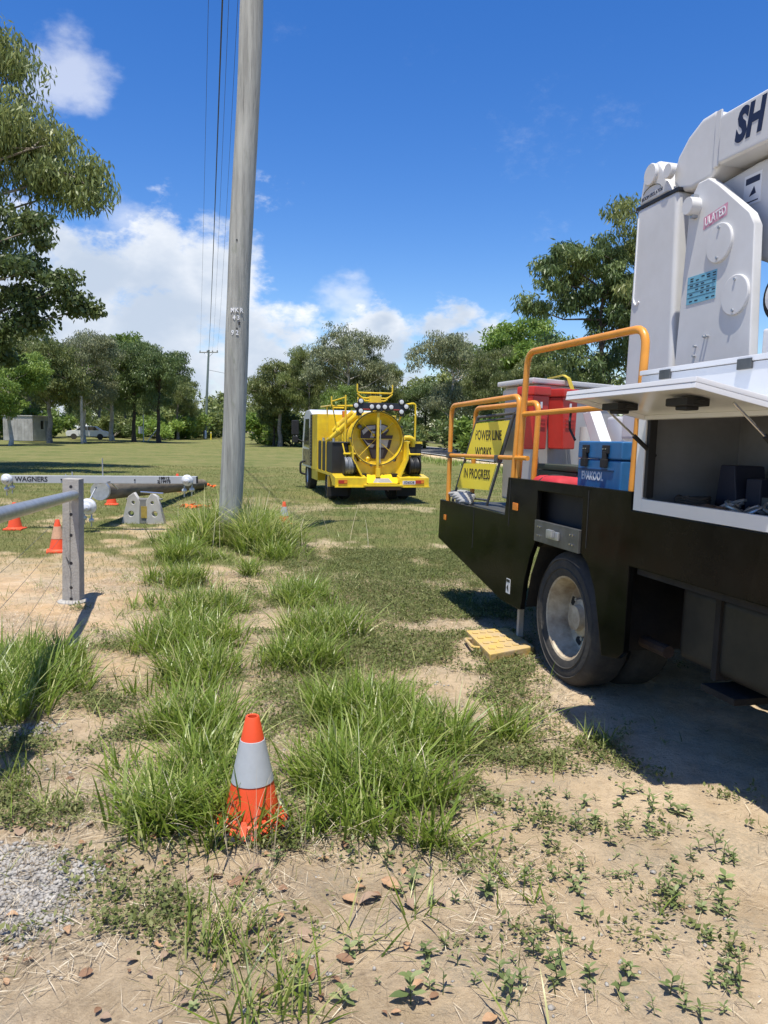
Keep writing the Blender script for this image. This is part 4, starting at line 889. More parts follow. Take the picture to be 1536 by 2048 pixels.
    for k in range(9):
        a = k * 1.9; cx, cy = .07 * math.cos(a), .13 * math.sin(a * 1.3); r_ = .035
        MB().tube([(cx + r_ * math.cos(x), cy + r_ * 1.2 * math.sin(x), .018 + .012 * (k % 4) + .02 * math.sin(x + k)) for x in np.linspace(0, 5.2, 10)], .008, 6).build('shackle', STEEL, t)
    for i, (u, w, ln, an) in enumerate([(-.76, .2, .30, .3), (-.88, .3, .28, -.2), (-1.25, .18, .30, .15), (-.66, .34, .16, .6)]):
        t = empty('hand_tool', TW(u, w, zf + .014), TR3 @ Matrix.Rotation(an, 3, 'Z')); tag(t, ('long dark wrench lying along the locker floor', 'short dark wrench beside the tool case', 'dark bar at the right of the open locker', 'stubby dark tool near the left end of the locker')[i], 'tool')
        MB().tube([(0, -ln / 2, 0), (0, ln / 2, 0)], .011, 8).build('handle', DARKSTEEL, t); MB().box(-.028, .028, ln / 2 - .005, ln / 2 + .05, -.012, .012).build('head', STEEL, t, bevel=.004)
    t = empty('rope_coil', TW(-.70, .22, zf), TR3); tag(t, 'coil of dark rope on the locker floor near its left end', 'rope')
    MB().tube([((.07 + .012 * math.sin(5 * x)) * math.cos(x), (.09 + .01 * math.sin(3 * x)) * math.sin(x), .016 + .006 * x / 3 + .006 * math.sin(4 * x)) for x in np.linspace(0, 25, 90)], .010, 6).build('coil', pmat('dark_rope', (.06, .05, .04), .9, var=.4, vscale=40), t)
    t = empty('work_gloves', TW(-.93, .17, zf), TR3); tag(t, 'crumpled brown leather work gloves lying before the tool case', 'gloves')
    GL = pmat('brown_leather', (.20, .12, .07), .85, var=.4, vscale=25, bump=.5)
    for k in (0, 1):
        g_ = MB().sphere((.01 * k, -.07 + .12 * k, .022), .06, 14, 8, (.7, 1.0, .36)).build('glove', GL, t)
        for f_ in range(4): MB().tube([(-.03 + .02 * f_, -.03 + .12 * k, .022), (-.045 + .03 * f_, .015 + .12 * k, .024), (-.04 + .03 * f_, .035 + .12 * k, .014)], [.011, .010, .007], 7).build('finger', GL, g_)
        MB().tube([(.03, -.08 + .12 * k, .02), (.06, -.05 + .12 * k, .016)], [.012, .008], 7).build('thumb', GL, g_)
    t = empty('parts_tray', TW(-1.12, .48, zf), TR3); tag(t, 'grey open parts tray at the back right of the locker', 'tray')
    MB().box(-.10, .10, -.14, .14, 0, .008).box(-.10, -.094, -.14, .14, .008, .09).box(.094, .10, -.14, .14, .008, .09).box(-.0935, .0935, .134, .14, .008, .09).box(-.0935, .0935, -.14, -.134, .008, .09).build('tray', DARKSTEEL, t)
    # outrigger pad on the grass
    pc = [Vector((*q, 0)) for q in ((.66, 5.93), (1.0, 6.04), (1.12, 5.50), (.76, 5.27))]
    c = sum(pc, Vector()) / 4; t = empty('outrigger_pad', (c.x, c.y, H(c.x, c.y)))
    tag(t, 'worn yellow plastic outrigger pad lying by the truck wheel', 'pad')
    PADY = pmat('worn_yellow_pad', (.55, .37, .08), .8, col2=(.40, .31, .20), vscale=9, bump=.3)
    q = [(p - c) for p in pc]; n = len(q)
    MB().add([(p.x, p.y, -.02) for p in q] + [(p.x, p.y, .058) for p in q], [(0, 1, 2, 3), (7, 6, 5, 4)] + [(i, i + 4, (i + 1) % 4 + 4, (i + 1) % 4) for i in range(4)]).build('slab', PADY, t, bevel=.012)
    for i in range(5):
        for j in range(4):
            a = .14 + .18 * i; b = .16 + .22 * j; p = (q[0].lerp(q[1], a)).lerp(q[3].lerp(q[2], a), b)
            MB().box(p.x - .022, p.x + .022, p.y - .022, p.y + .022, .0585, .064).build('grip_block', PADY, t)
    p0, p1 = q[0].lerp(q[3], .25), q[0].lerp(q[3], .6); o_ = Vector((-.05, -.01, 0))
    MB().tube([p0 + Vector((0, 0, .03)), p0 + o_ + Vector((0, 0, .035)), p1 + o_ + Vector((0, 0, .035)), p1 + Vector((0, 0, .03))], .012, 8, fillet=.03).build('handle', PADY, t)
on_tray()

# ------------------------------------------------------------------ yellow vacuum truck
YF = Vector((-.242, .970, 0)).normalized(); YR = Vector((YF.y, -YF.x, 0)); YO = Vector((-.04, 17.2, 0))
def yellow_truck():
    t = empty('vacuum_truck', YO, Matrix((YR, YF, Vector((0, 0, 1)))).transposed())
    tag(t, 'yellow vacuum tanker truck seen from behind on the mown grass', 'truck')
    fb = lambda b, z, d: (b, d, z)       # outline across the truck, extruded along it
    # chassis and bumpers
    MB().box(-.42, -.30, .3, 5.6, .50, .68).build('chassis_rail', UNDER, t); MB().box(.30, .42, .3, 5.6, .50, .68).build('chassis_rail', UNDER, t)
    for (b0, b1, lb) in ((-1.08, -.36, 'left'), (.40, 1.08, 'right')):
        q = MB().prism([(.36, .41), (0, .41), (0, .60), (.42, .66), (.42, .41)], lambda a, z, d: (d, a, z), b0, b1).build('rear_bumper', YEL, t, bevel=.008)
        MB().box(b0 - .01, b1 + .01, -.03, .0, .385, .415).build('bumper_lip', YEL, q, bevel=.004)
    MB().box(-.44, .46, -.10, .02, .415, .455).build('tow_step', YEL, t, bevel=.006); MB().box(-.40, .42, -.06, .0, .33, .412).build('tow_bar', pmat('brown_steel', (.09, .05, .035), .8), t, bevel=.004)
    for b in (-.91, .86):
        l = MB().box(b - .10, b + .10, -.025, -.001, .47, .55).build('tail_lamp', REDLENS, t, bevel=.004); MB().box(b + .03, b + .095, -.028, -.0255, .48, .54).build('lens', AMBER, l)
    n = MB().box(.46, .76, -.012, -.001, .455, .535).build('number_plate', pmat('plate_white', (.60, .57, .62), .4), t)
    text_obj('lettering', 'XD65DB', .078, frame((.61, -.0135, .495), (1, 0, 0), (0, 0, 1)), INK, n, sx=.82, bold=.001)
    # tank, lying along the truck
    cz, cb, rt = 1.47, -.05, .60
    MT = Matrix.Translation((cb, .42, cz)) @ Matrix.Rotation(-math.pi / 2, 4, 'X')
    tk = MB().lathe([(rt, 0), (rt, 2.55), (rt * .9, 2.72), (rt * .5, 2.80)], 48, MT, cap=False).build('tank', YEL, t)
    for a in (.35, 1.0, 1.7): MB().lathe([(rt + .001, a), (rt + .018, a + .008), (rt + .018, a + .042), (rt + .001, a + .05)], 40, MT, cap=False).build('tank_band', YEL, tk)
    MB().lathe([(rt - .005, -.06), (rt + .022, -.06), (rt + .022, .05), (rt, .055)], 48, MT, cap=False).build('door_ring', YEL, t)
    dr = MB().lathe([(rt - .006, -.06), (rt - .02, -.055), (rt - .03, .10), (.45, .155), (.2, .185), (.02, .19), (0, .19)], 48, MT, cap=False).build('tank_door', YEL, t, label='dished yellow rear door of the tank with an emblem')
    MB().lathe([(rt - .004, -.064), (rt + .012, -.066), (rt + .012, -.060)], 48, MT, cap=False).build('door_seal', BLACKM, t)
    for k in range(14):
        a_ = 2 * math.pi * (k + .5) / 14; MB().box(-.02, .02, -.012, .018, -.075, -.02, MT @ Matrix.Rotation(a_, 4, 'Z') @ Matrix.Translation((0, rt + .028, 0))).build('door_clamp', DARKSTEEL if k % 3 == 0 else YEL, t)
    yb = .36
    MB().box(cb - .035, cb + .02, yb - .08, yb - .02, cz - rt - .10, cz + rt - .02).build('door_beam', YEL, dr, bevel=.006)
    MB().tube([(cb + .05, yb - .06, cz - .55), (cb + .05, yb - .06, cz + .42)], .013, 8).build('ram_rod', STEEL, dr)
    for (x, z) in ((.36, .36), (-.36, .36), (.42, -.40), (-.42, -.40)):
        MB().tube([(cb + .03 * np.sign(x), yb + .12, cz + (.05 if z > 0 else -.03)), (cb + x, yb + .01, cz + z)], .016 if (x > 0 and z > 0) else .007, 8).build('door_spoke', YEL, dr)
    MB().tube([(cb - rt + .03, yb + .07, cz - .01), (cb + rt - .03, yb + .07, cz - .01)], .008, 6).build('cross_bar', YEL, dr)
    MB().sphere((cb - .20, yb + .09, cz - .46), .05).build('float_ball', YEL, dr); MB().sphere((cb - .07, yb + .10, cz + .09), .03).build('hub', YEL, dr); MB().sphere((cb - .40, yb + .09, cz + .26), .06).build('sight_glass', DARKSTEEL, dr)
    # emblem on the door: dark tapering shield with silver panels
    SIL = pmat('silver_decal', (.50, .47, .47), .5, var=.3, vscale=14); ED = pmat('maroon_black_decal', (.035, .018, .022), .5)
    ye = .42 + .142
    em = MB().prism([(-.36, .18), (-.22, .30), (.0, .32), (.16, .33), (.27, .30), (.30, .18), (.22, .08), (.40, .08), (.33, -.20), (.20, -.46), (-.10, -.46), (-.17, -.22), (-.36, .02)], lambda b, z, d: (cb + b, d, cz + z), ye - .05, ye - .045).build('emblem', ED, dr)
    for pl in ([(-.33, .17), (-.21, .28), (-.02, .30), (-.02, .22), (-.18, .19), (-.30, .08)], [(.03, .30), (.16, .31), (.25, .28), (.27, .19), (.16, .12), (.12, .22)], [(-.32, .02), (-.20, -.10), (-.03, -.14), (-.08, -.21), (-.15, -.20)], [(.03, -.02), (.30, -.02), (.26, -.20), (.05, -.20)], [(-.10, .18), (-.02, .16), (-.05, .02), (-.14, .02)]):
        MB().prism(pl, lambda b, z, d: (cb + b, d, cz + z), ye - .0535, ye - .0505).build('emblem_panel', SIL, em)
    MB().prism([(-.13, -.25), (.20, -.25), (.15, -.44), (-.07, -.44)], lambda b, z, d: (cb + b, d, cz + z), ye - .0535, ye - .0505).build('emblem_panel', pmat('dark_grey_decal', (.10, .085, .09), .5), em)
    # funnel-shaped spill apron under the door
    MB().prism([(-.70, 1.30), (-.68, 1.02), (-.38, .47), (.40, .47), (.62, 1.02), (.62, 1.42), (.58, 1.42), (.40, .95), (-.50, .95), (-.66, 1.30)], fb, .43, .47).build('spill_apron', YEL, t, bevel=.004)
    for s_, pts_ in ((-1, [(-.70, 1.30), (-.68, 1.02), (-.38, .47), (-.34, .47), (-.64, 1.02), (-.66, 1.30)]), (1, [(.62, 1.42), (.62, 1.02), (.40, .47), (.36, .47), (.58, 1.02), (.58, 1.42)])):
        MB().prism(pts_, fb, .10, .429).build('apron_wing', YEL, t, bevel=.004)
    MB().add([(-.44, .425, .66), (.44, .425, .66), (.36, .06, .47), (-.33, .06, .47)], [(0, 1, 2, 3)]).build('apron_chute', YEL, t)
    MB().add([(-.20, .09, .488), (.25, .09, .488), (.20, .26, .577), (-.10, .26, .577)], [(0, 1, 2, 3)]).build('worn_patch', STEEL, t)
    MB().box(-.10, .0, .24, .34, .60, .80).build('latch_block', YEL, t, bevel=.006)
    # light bar
    lb = MB().box(-.60, .58, .26, .34, 2.10, 2.27).box(-.56, -.44, .27, .33, 1.98, 2.10).box(.44, .54, .27, .33, 1.98, 2.10).build('light_bar', pmat('dark_navy_metal', (.016, .018, .03), .45), t, bevel=.01)
    for (b, z) in ((-.22, 2.18), (-.07, 2.18), (.08, 2.18), (.23, 2.18), (-.58, 2.20), (-.47, 2.30), (-.47, 2.08), (.58, 2.20), (.47, 2.30), (.47, 2.08)):
        M = Matrix.Translation((b, .26, z)) @ Matrix.Rotation(math.pi / 2, 4, 'X')
        h = MB().lathe([(.066, -.05), (.066, .012), (.055, .018)], 20, M).build('work_lamp', BLACKM, lb); MB().lathe([(.05, .0185), (.045, .026), (.02, .030)], 18, M).build('lens', LAMP, h)
    for b in (-.33, .38): MB().box(b - .10, b + .10, .25, .258, 2.115, 2.135).build('reflector', REDLENS, lb)
    for b in (-.5, .48): MB().tube([(b, .32, 1.98), (b * .9, .5, 1.80)], .02, 8).build('bar_bracket', YEL, lb)
    for k in range(3): MB().tube([(-.62 - .03 * k, .55, 1.0 + .05 * k), (-.66, .8, 1.25), (-.60, 1.3, 1.42 + .02 * k), (-.58, 2.4, 1.45)], .014, 6, fillet=.1).build('hydraulic_hose', BLACKM, t)
    MB().tube([(.5, .5, 1.0), (.66, .5, 1.1), (.70, .9, 1.30), (.64, 2.2, 1.40)], .016, 6, fillet=.1).build('hydraulic_hose', BLACKM, t)
    # pipe racks on top
    def tb(name, pts, r=.018, fil=.05, par=t, m=YEL): return MB().tube(pts, r, 8, fillet=fil).build(name, m, par)
    rk = tb('top_rack', [(-.42, .9, 2.72), (-.42, .9, 2.52), (.42, .9, 2.52), (.42, .9, 2.72)]); tb('rack_bar', [(-.42, .9, 2.50), (-.30, .9, 2.40), (.30, .9, 2.40), (.42, .9, 2.50)], par=rk); tb('rack_bar', [(-.30, .9, 2.39), (-.24, .9, 2.34), (.24, .9, 2.34), (.30, .9, 2.39)], par=rk)
    MB().box(-.14, .14, .84, .98, 2.30, 2.45).build('rack_saddle', YEL, rk, bevel=.01); tb('rack_post', [(0, .9, 2.05), (0, .9, 2.35)], .05, 0, rk)
    rk = tb('side_rack', [(-1.02, .9, 2.42), (-1.02, .9, 2.20), (-.40, .9, 2.22), (-.40, .9, 2.42)])
    tb('rack_bar', [(-1.02, 2.4, 2.22), (-1.02, .9, 2.21)], par=rk); tb('rack_bar', [(-.72, .95, 2.16), (-1.0, .95, 2.16)], par=rk)
    tb('rack_post', [(-.72, .75, 1.36), (-.72, .75, 2.45)], .02, 0, rk); tb('rack_post', [(-1.0, 1.5, 1.6), (-1.02, 1.5, 2.2)], .018, 0, rk); tb('rack_post', [(-.86, 1.0, 1.62), (-.98, 1.0, 2.2)], .015, 0, rk); tb('rack_bar', [(-1.02, .9, 2.30), (-.72, .75, 2.40)], .014, 0, rk)
    MB().box(-.70, -.60, 1.2, 1.3, 1.95, 2.1).build('beacon', AMBER, t, bevel=.01)
    tb('hand_hoop', [(.56, .4, 2.24), (.86, .45, 2.30), (.86, .45, 1.36)], .022, .10)
    # suction pipes on the left flank
    for (p, q, r) in (((-.98, 1.1, 1.46), (-.42, .75, 2.02), .075), ((-.82, 1.7, 1.62), (-.40, 1.4, 2.06), .085)):
        h = MB().tube([p, Vector(p).lerp(Vector(q), .33), q], [r * .72, r, r], 14).build('suction_pipe', YEL, t)
        m = Vector(p).lerp(Vector(q), .3); MB().tube([m - (Vector(q) - Vector(p)).normalized() * .03, m + (Vector(q) - Vector(p)).normalized() * .03], r * 1.2, 14).build('coupling', YEL, h)
    MB().tube([(-.98, 1.1, 1.46), (-1.06, 1.25, 1.40)], [.055, .03], 10).build('pipe_nozzle', YEL, t)
    MB().tube([(.58, .42, 1.5), (.72, .40, 1.5), (.80, .42, 1.46), (.80, .45, 1.30)], .06, 12, fillet=.05).build('elbow_pipe', YEL, t)
    # decks and black side tanks
    MB().box(-1.06, -.58, .43, 3.0, .60, .665).build('side_deck', YEL, t, bevel=.006); MB().box(.60, 1.06, .43, 3.0, .60, .665).build('side_deck', YEL, t, bevel=.006)
    BT = pmat('black_water_tank', (.018, .019, .021), .55, var=.3, vscale=8)
    for (a0, a1) in ((.62, 1.38), (1.42, 1.98), (2.02, 2.6)):
        k = MB().box(-1.05, -.68, a0, a1, .667, 1.36).build('water_tank_or_filler', BT, t, bevel=.02)
    for a in (1.40, 2.0, 2.62): MB().box(-1.065, -.66, a - .016, a + .016, .667, 1.39).build('tank_post', YEL, t)
    MB().box(-1.04, -.60, .6, 2.6, 1.362, 1.385).build('tank_top', DARKSTEEL, t)
    for k in range(5): MB().tube([(-.98 + .05 * (k % 2), .8 + .35 * k, 1.385), (-.98 + .05 * (k % 2), .8 + .35 * k, 1.46)], .03, 10).build('valve', STEEL, t)
    MB().box(.72, 1.05, .55, 1.9, .667, 1.36).build('water_tank_or_filler', BT, t, bevel=.02); MB().box(.70, 1.06, .52, 2.0, 1.362, 1.41).build('tank_top', YEL, t, bevel=.005)
    # hose reels
    def reel(b, mat, nm, lab):
        M = Matrix.Translation((b - .125, .30, .86)) @ Matrix.Rotation(math.pi / 2, 4, 'Y')
        rl = MB().lathe([(.205, 0), (.205, .012), (.10, .014), (.10, .236), (.205, .238), (.205, .25)], 28, M).build('hose_reel', BLACKM, t, label=lab)
        for k in range(9):
            a = .03 + .022 * k; MB().tube([M @ Vector(((.175 + .012 * math.sin(k * 2.1)) * math.cos(x), (.175 + .012 * math.sin(k * 2.1)) * math.sin(x), a + .01 * math.sin(x + k))) for x in np.linspace(0, 2 * math.pi, 20, endpoint=False)], .0125, 6, closed=True).build('hose_loop', mat, rl)
        MB().tube([(b - .06, .36, 1.05), (b - .12, .45, 1.35)], .016, 8).build('reel_bracket', YEL, rl); MB().tube([(b - .12, .33, 1.12), (b + .16, .33, 1.12)], .026, 10).build('guide_roller', YEL, rl)
    reel(-.72, pmat('grey_hose', (.22, .24, .27), .5, var=.3, vscale=20), 'hose_reel', 'reel of grey hose'); reel(.80, pmat('black_hose', (.025, .026, .028), .5), 'hose_reel', 'reel of black hose')
    # tall box behind the cab, cab
    MB().box(-1.06, 1.0, 2.72, 3.75, .62, 2.05).build('equipment_box', YEL, t, bevel=.015)
    lv = MB().box(-1.075, -1.0, 3.55, 3.80, .70, 2.05).build('louvre_panel', BLACKM, t)
    for k in range(16): MB().box(-1.085, -1.074, 3.57, 3.78, .76 + .08 * k, .80 + .08 * k).build('louvre', DARKSTEEL, lv)
    prof = [(3.86, .62), (3.86, 2.10), (4.3, 2.20), (4.95, 2.18), (5.35, 2.02), (5.62, 1.35), (5.66, .62)]
    cabm = MB().prism(prof, lambda a, z, d: (d, a, z), -1.03, 1.0).build('cab', WHITE, t, bevel=.03, bseg=3, label='white cab')
    MB().prism([(4.30, 1.15), (4.30, 1.95), (5.0, 1.95), (5.32, 1.2)], lambda a, z, d: (d, a, z), -1.036, -1.031).build('side_window', GLASSD, cabm)
    MB().prism([(5.37, 1.98), (5.615, 1.40), (5.625, 1.40), (5.38, 1.99)], lambda a, z, d: (d, a, z), -.9, .88).build('windscreen', GLASSD, cabm)
    MB().box(-1.035, -1.0305, 3.90, 4.26, .68, 1.70).box(-1.035, -1.0305, 4.27, 5.50, .68, 1.12).build('door_graphic', pmat('dark_graphic', (.035, .03, .025), .5, col2=(.42, .34, .14), vscale=9), cabm)
    mr = MB().tube([(-1.03, 5.2, 1.3), (-1.28, 5.35, 1.42), (-1.28, 5.35, 1.75)], .014, 6, fillet=.05).build('mirror_arm', BLACKM, cabm); MB().box(-1.38, -1.18, 5.30, 5.40, 1.50, 1.92).build('mirror', BLACKM, mr, bevel=.03); MB().box(-1.36, -1.2, 5.28, 5.38, 1.28, 1.47).build('mirror', BLACKM, mr, bevel=.03)
    MB().tube([(-1.03, 5.0, .78), (-1.17, 5.0, .74), (-1.17, 5.0, .44), (-1.03, 5.0, .40)], .03, 8, fillet=.06).build('bull_bar_hoop', BLACKM, t)
    MB().box(-1.0, -.55, 3.0, 4.0, .35, .60).build('side_box', YEL, t, bevel=.01); MB().prism([(.45, .60), (.45, .42), (.80, .62)], lambda a, z, d: (d, a, z), -1.06, -.6).build('guard_gusset', YEL, t)
    def wheel(b, a, w=.24, r=.39):
        M = Matrix.Translation((b, a, r)) @ Matrix.Rotation(math.pi / 2, 4, 'Y')
        wh = MB().lathe([(.22, -.0), (.33, -.005), (r - .03, .015), (r, .05), (r, w - .05), (r - .03, w - .015), (.33, w + .005), (.22, w)], 32, M, cap=False).build('tyre', RUBBER, t); MB().lathe([(.222, .02), (.20, .06), (.08, .10), (0, .09)], 24, M, cap=False).lathe([(.222, w - .02), (.20, w - .06), (.08, w - .1), (0, w - .09)], 24, M, cap=False).build('wheel_rim', WHITE, wh)
    for b in (-1.0, -.72, .48, .74): wheel(b, 1.45)
    wheel(-1.0, 4.85); wheel(.74, 4.85)
    for b in (-.86, .80): MB().box(b - .24, b + .24, .90, .915, .14, .58).build('mud_flap', pmat('mud_flap_yellow', (.35, .25, .03), .7), t); 
    for b in (-.86, .80): MB().box(b - .24, b + .24, .885, .899, .12, .34).build('mud_flap', BLACKM, t)
    MB().tube([(-.9, 1.45, .39), (.9, 1.45, .39)], .07, 10).sphere((0, 1.45, .39), .17).build('rear_axle', UNDER, t); MB().tube([(-.9, 4.85, .39), (.9, 4.85, .39)], .06, 10).build('front_axle', UNDER, t)
yellow_truck()

# ------------------------------------------------------------------ power poles and lines
POLEWOOD = pmat('weathered_pole_timber', (.40, .41, .375), .9, col2=(.20, .205, .19), vscale=3, bump=.9, bscale=14)
def stretch_grain(m, sc=(9, 9, .35)):
    """long vertical grain: squash the noise coordinates along the pole"""
    nt = m.node_tree; tc = next(n for n in nt.nodes if n.type == 'TEX_COORD'); mp = nt.nodes.new('ShaderNodeMapping'); mp.inputs['Scale'].default_value = sc
    for l in list(nt.links):
        if l.from_node == tc and l.to_node.type == 'TEX_NOISE': nt.links.new(mp.outputs[0], l.to_socket)
    nt.links.new(tc.outputs['Object'], mp.inputs['Vector'])
stretch_grain(POLEWOOD, (5, 5, .3))
def pole_cracks(m):
    nt = m.node_tree; N = nt.nodes; L = nt.links; b = N['Principled BSDF']; src = b.inputs['Base Color'].links[0].from_socket
    tc = next(n for n in N if n.type == 'TEX_COORD')
    def layer(prev, sc, lo, hi, col, amt):
        mp = N.new('ShaderNodeMapping'); mp.inputs['Scale'].default_value = sc; L.new(tc.outputs['Object'], mp.inputs['Vector'])
        n = N.new('ShaderNodeTexNoise'); n.inputs['Scale'].default_value = 1; n.inputs['Detail'].default_value = 5; n.inputs['Roughness'].default_value = .65; L.new(mp.outputs[0], n.inputs['Vector'])
        r = N.new('ShaderNodeMapRange'); r.inputs['From Min'].default_value = lo; r.inputs['From Max'].default_value = hi; r.inputs['To Max'].default_value = amt; L.new(n.outputs['Fac'], r.inputs['Value'])
        x = N.new('ShaderNodeMix'); x.data_type = 'RGBA'; L.new(r.outputs['Result'], x.inputs['Factor']); L.new(prev, x.inputs['A']); x.inputs['B'].default_value = (*col, 1); return x.outputs['Result']
    c = layer(src, (45, 45, .55), .60, .68, (.055, .055, .05), .8)      # drying cracks
    c = layer(c, (4, 4, 1.1), .52, .70, (.42, .43, .39), .6)            # bleached patches
    c = layer(c, (9, 9, 3.0), .60, .74, (.16, .19, .13), .55)           # lichen and stains
    L.new(c, b.inputs['Base Color'])
pole_cracks(POLEWOOD)
def near_pole():
    a = at_depth(458, 1088, POLE.y); b = at_depth(504, 0, POLE.y); z0 = H(a.x, a.y)
    ax = (b - a).normalized(); t = empty('power_pole', (a.x, a.y, z0)); tag(t, 'near weathered grey timber power pole rising out of the tall grass', 'power pole')
    L = 12.0; pts = []; rs = []
    for i in range(25):
        s = -.5 + (L + .5) * i / 24; pts.append(ax * s + Vector((.012 * math.sin(s * 1.3), .0, 0))); rs.append(.158 - .0012 * max(s, 0) + .003 * math.sin(s * 3.1) + .002 * math.sin(s * 7.7))
    MB().tube(pts, rs, 32).build('shaft', POLEWOOD, t)
    # galvanised identification characters
    xd = Vector((1, 0, 0)) - ax * ax.x; 
    def chars(s, txt, py, dx, sz):
        z = at_depth(480, py, POLE.y - .15).z - z0; c = ax * (z / ax.z); r = .158 - .0012 * z
        nx = len(txt); ch = sz * .72
        for i, k in enumerate(txt):
            off = dx + (i - (nx - 1) / 2) * ch; yy = -math.sqrt(max(r * r - off * off, .0001)) - .006
            text_obj('pole_number', k, sz, frame(c + Vector((off, yy, 0)), Vector((1, -off / r * -1.0 if False else off / abs(yy), 0)), ax), WINK, t, bold=.002, sx=.9, extrude=.004)
    chars(0, 'MKR', 621, .01, .082); chars(0, '43', 636, .005, .08); chars(0, '92', 666, -.005, .085)
    for (py, off) in ((480, -.03), (645, .05), (648, .045), (657, .02)):
        z = at_depth(480, py, POLE.y - .15).z - z0; r = .158 - .0012 * z; c = ax * (z / ax.z)
        MB().lathe([(.011, 0), (.011, .012)], 8, Matrix.Translation(c + Vector((off, -math.sqrt(r * r - off * off) + .004, 0))) @ Matrix.Rotation(math.pi / 2, 4, 'X')).build('bolt_head', BLACKM, t)
    top = Vector((a.x, a.y, z0)) + ax * 11.3
    d = Vector((-.2, .98, 0)); cr = Vector((d.y, -d.x, 0))
    ti = Vector((a.x, a.y, z0)); MB().tube([top - ti - cr * .7 + d * .2, top - ti + cr * .7 + d * .2], .05, 4).build('crossarm', POLEWOOD, t)
    return top, d, cr
PT, PD, PC = near_pole()
def far_pole():
    Y = 100.0; p = at_depth(410, 880, Y); z0 = H(p.x, Y); q = at_depth(417.5, 700, Y); t = empty('power_pole', (p.x, Y, z0)); tag(t, 'distant slim power pole with a short crossarm beside the left-hand woodland', 'power pole')
    o = Vector((p.x, Y, z0)); ax = q - o
    MB().tube([Vector((0, 0, -.5)), ax * .5, ax], [.19, .16, .125], 12).build('shaft', pmat('green_grey_pole', (.20, .25, .22), .9, var=.3, vscale=1.5), t)
    MB().lathe([(.25, 0), (.25, 1.0), (.22, 1.05)], 12, Matrix.Translation((0, 0, .1))).build('base_guard', STEEL, t)
    c = ax * .975; cr = Vector((.97, -.24, 0))
    arm = MB().tube([c - cr * 1.3, c + cr * 1.3], .075, 4).build('crossarm', POLEWOOD, t)
    ends = []
    for k in (-1.2, -.2, .55, 1.2):
        e = c + cr * k + Vector((0, 0, .06)); MB().lathe([(.05, 0), (.08, .05), (.05, .09), (.075, .13), (.03, .2)], 10, Matrix.Translation(e)).build('insulator', DARKSTEEL, arm); ends.append(o + e + Vector((0, 0, .2)))
    MB().tube([c + cr * .7 - Vector((0, 0, .02)), ax * .92], .025, 5).tube([c - cr * .7 - Vector((0, 0, .02)), ax * .92], .025, 5).build('brace', STEEL, t)
    return o, ax, ends
FO, FAX, FENDS = far_pole()
def wires():
    LINE = pmat('line_wire', (.05, .05, .055), .6)
    near = [PT + PC * (-.62) + PD * .2 + Vector((0, 0, .06)), PT + PC * (-.40) + PD * .2 + Vector((0, 0, -.25)), PT + PC * (-.28) + PD * .2 + Vector((0, 0, .06)), PT + PC * (-.12) + PD * .2 + Vector((0, 0, .06))]
    far = [FENDS[0], FO + FAX * .99, FENDS[2], FENDS[3]]; rad = [.0055, .018, .0055, .0055]
    labs = ['thin overhead wire, leftmost of the wires running to the distant pole', 'thick black bundled overhead cable running to the distant pole', 'thin overhead wire just right of the thick bundled cable', 'thin overhead wire nearest the near power pole']
    for i in range(4):
        mb = MB(); pts = [near[i].lerp(far[i], s) - Vector((0, 0, (1.0 + .1 * i) * 4 * s * (1 - s))) for s in np.linspace(0, 1, 30) ** 1.5]
        base = pts[0]; o = mb.tube(pts, rad[i], 6).build('overhead_wire', LINE, None); tag(o, labs[i], 'wire', 'overhead wires')
    a = FO + FAX * .78; b = Vector((8.0, 118.0, a.z - .6)); pts = [a.lerp(b, s) - Vector((0, 0, 1.2 * 4 * s * (1 - s))) for s in np.linspace(0, 1, 16)]
    tag(MB().tube(pts, .022, 5).build('service_wire', LINE, None), 'single service wire crossing to the right from the distant pole', 'wire')
wires()

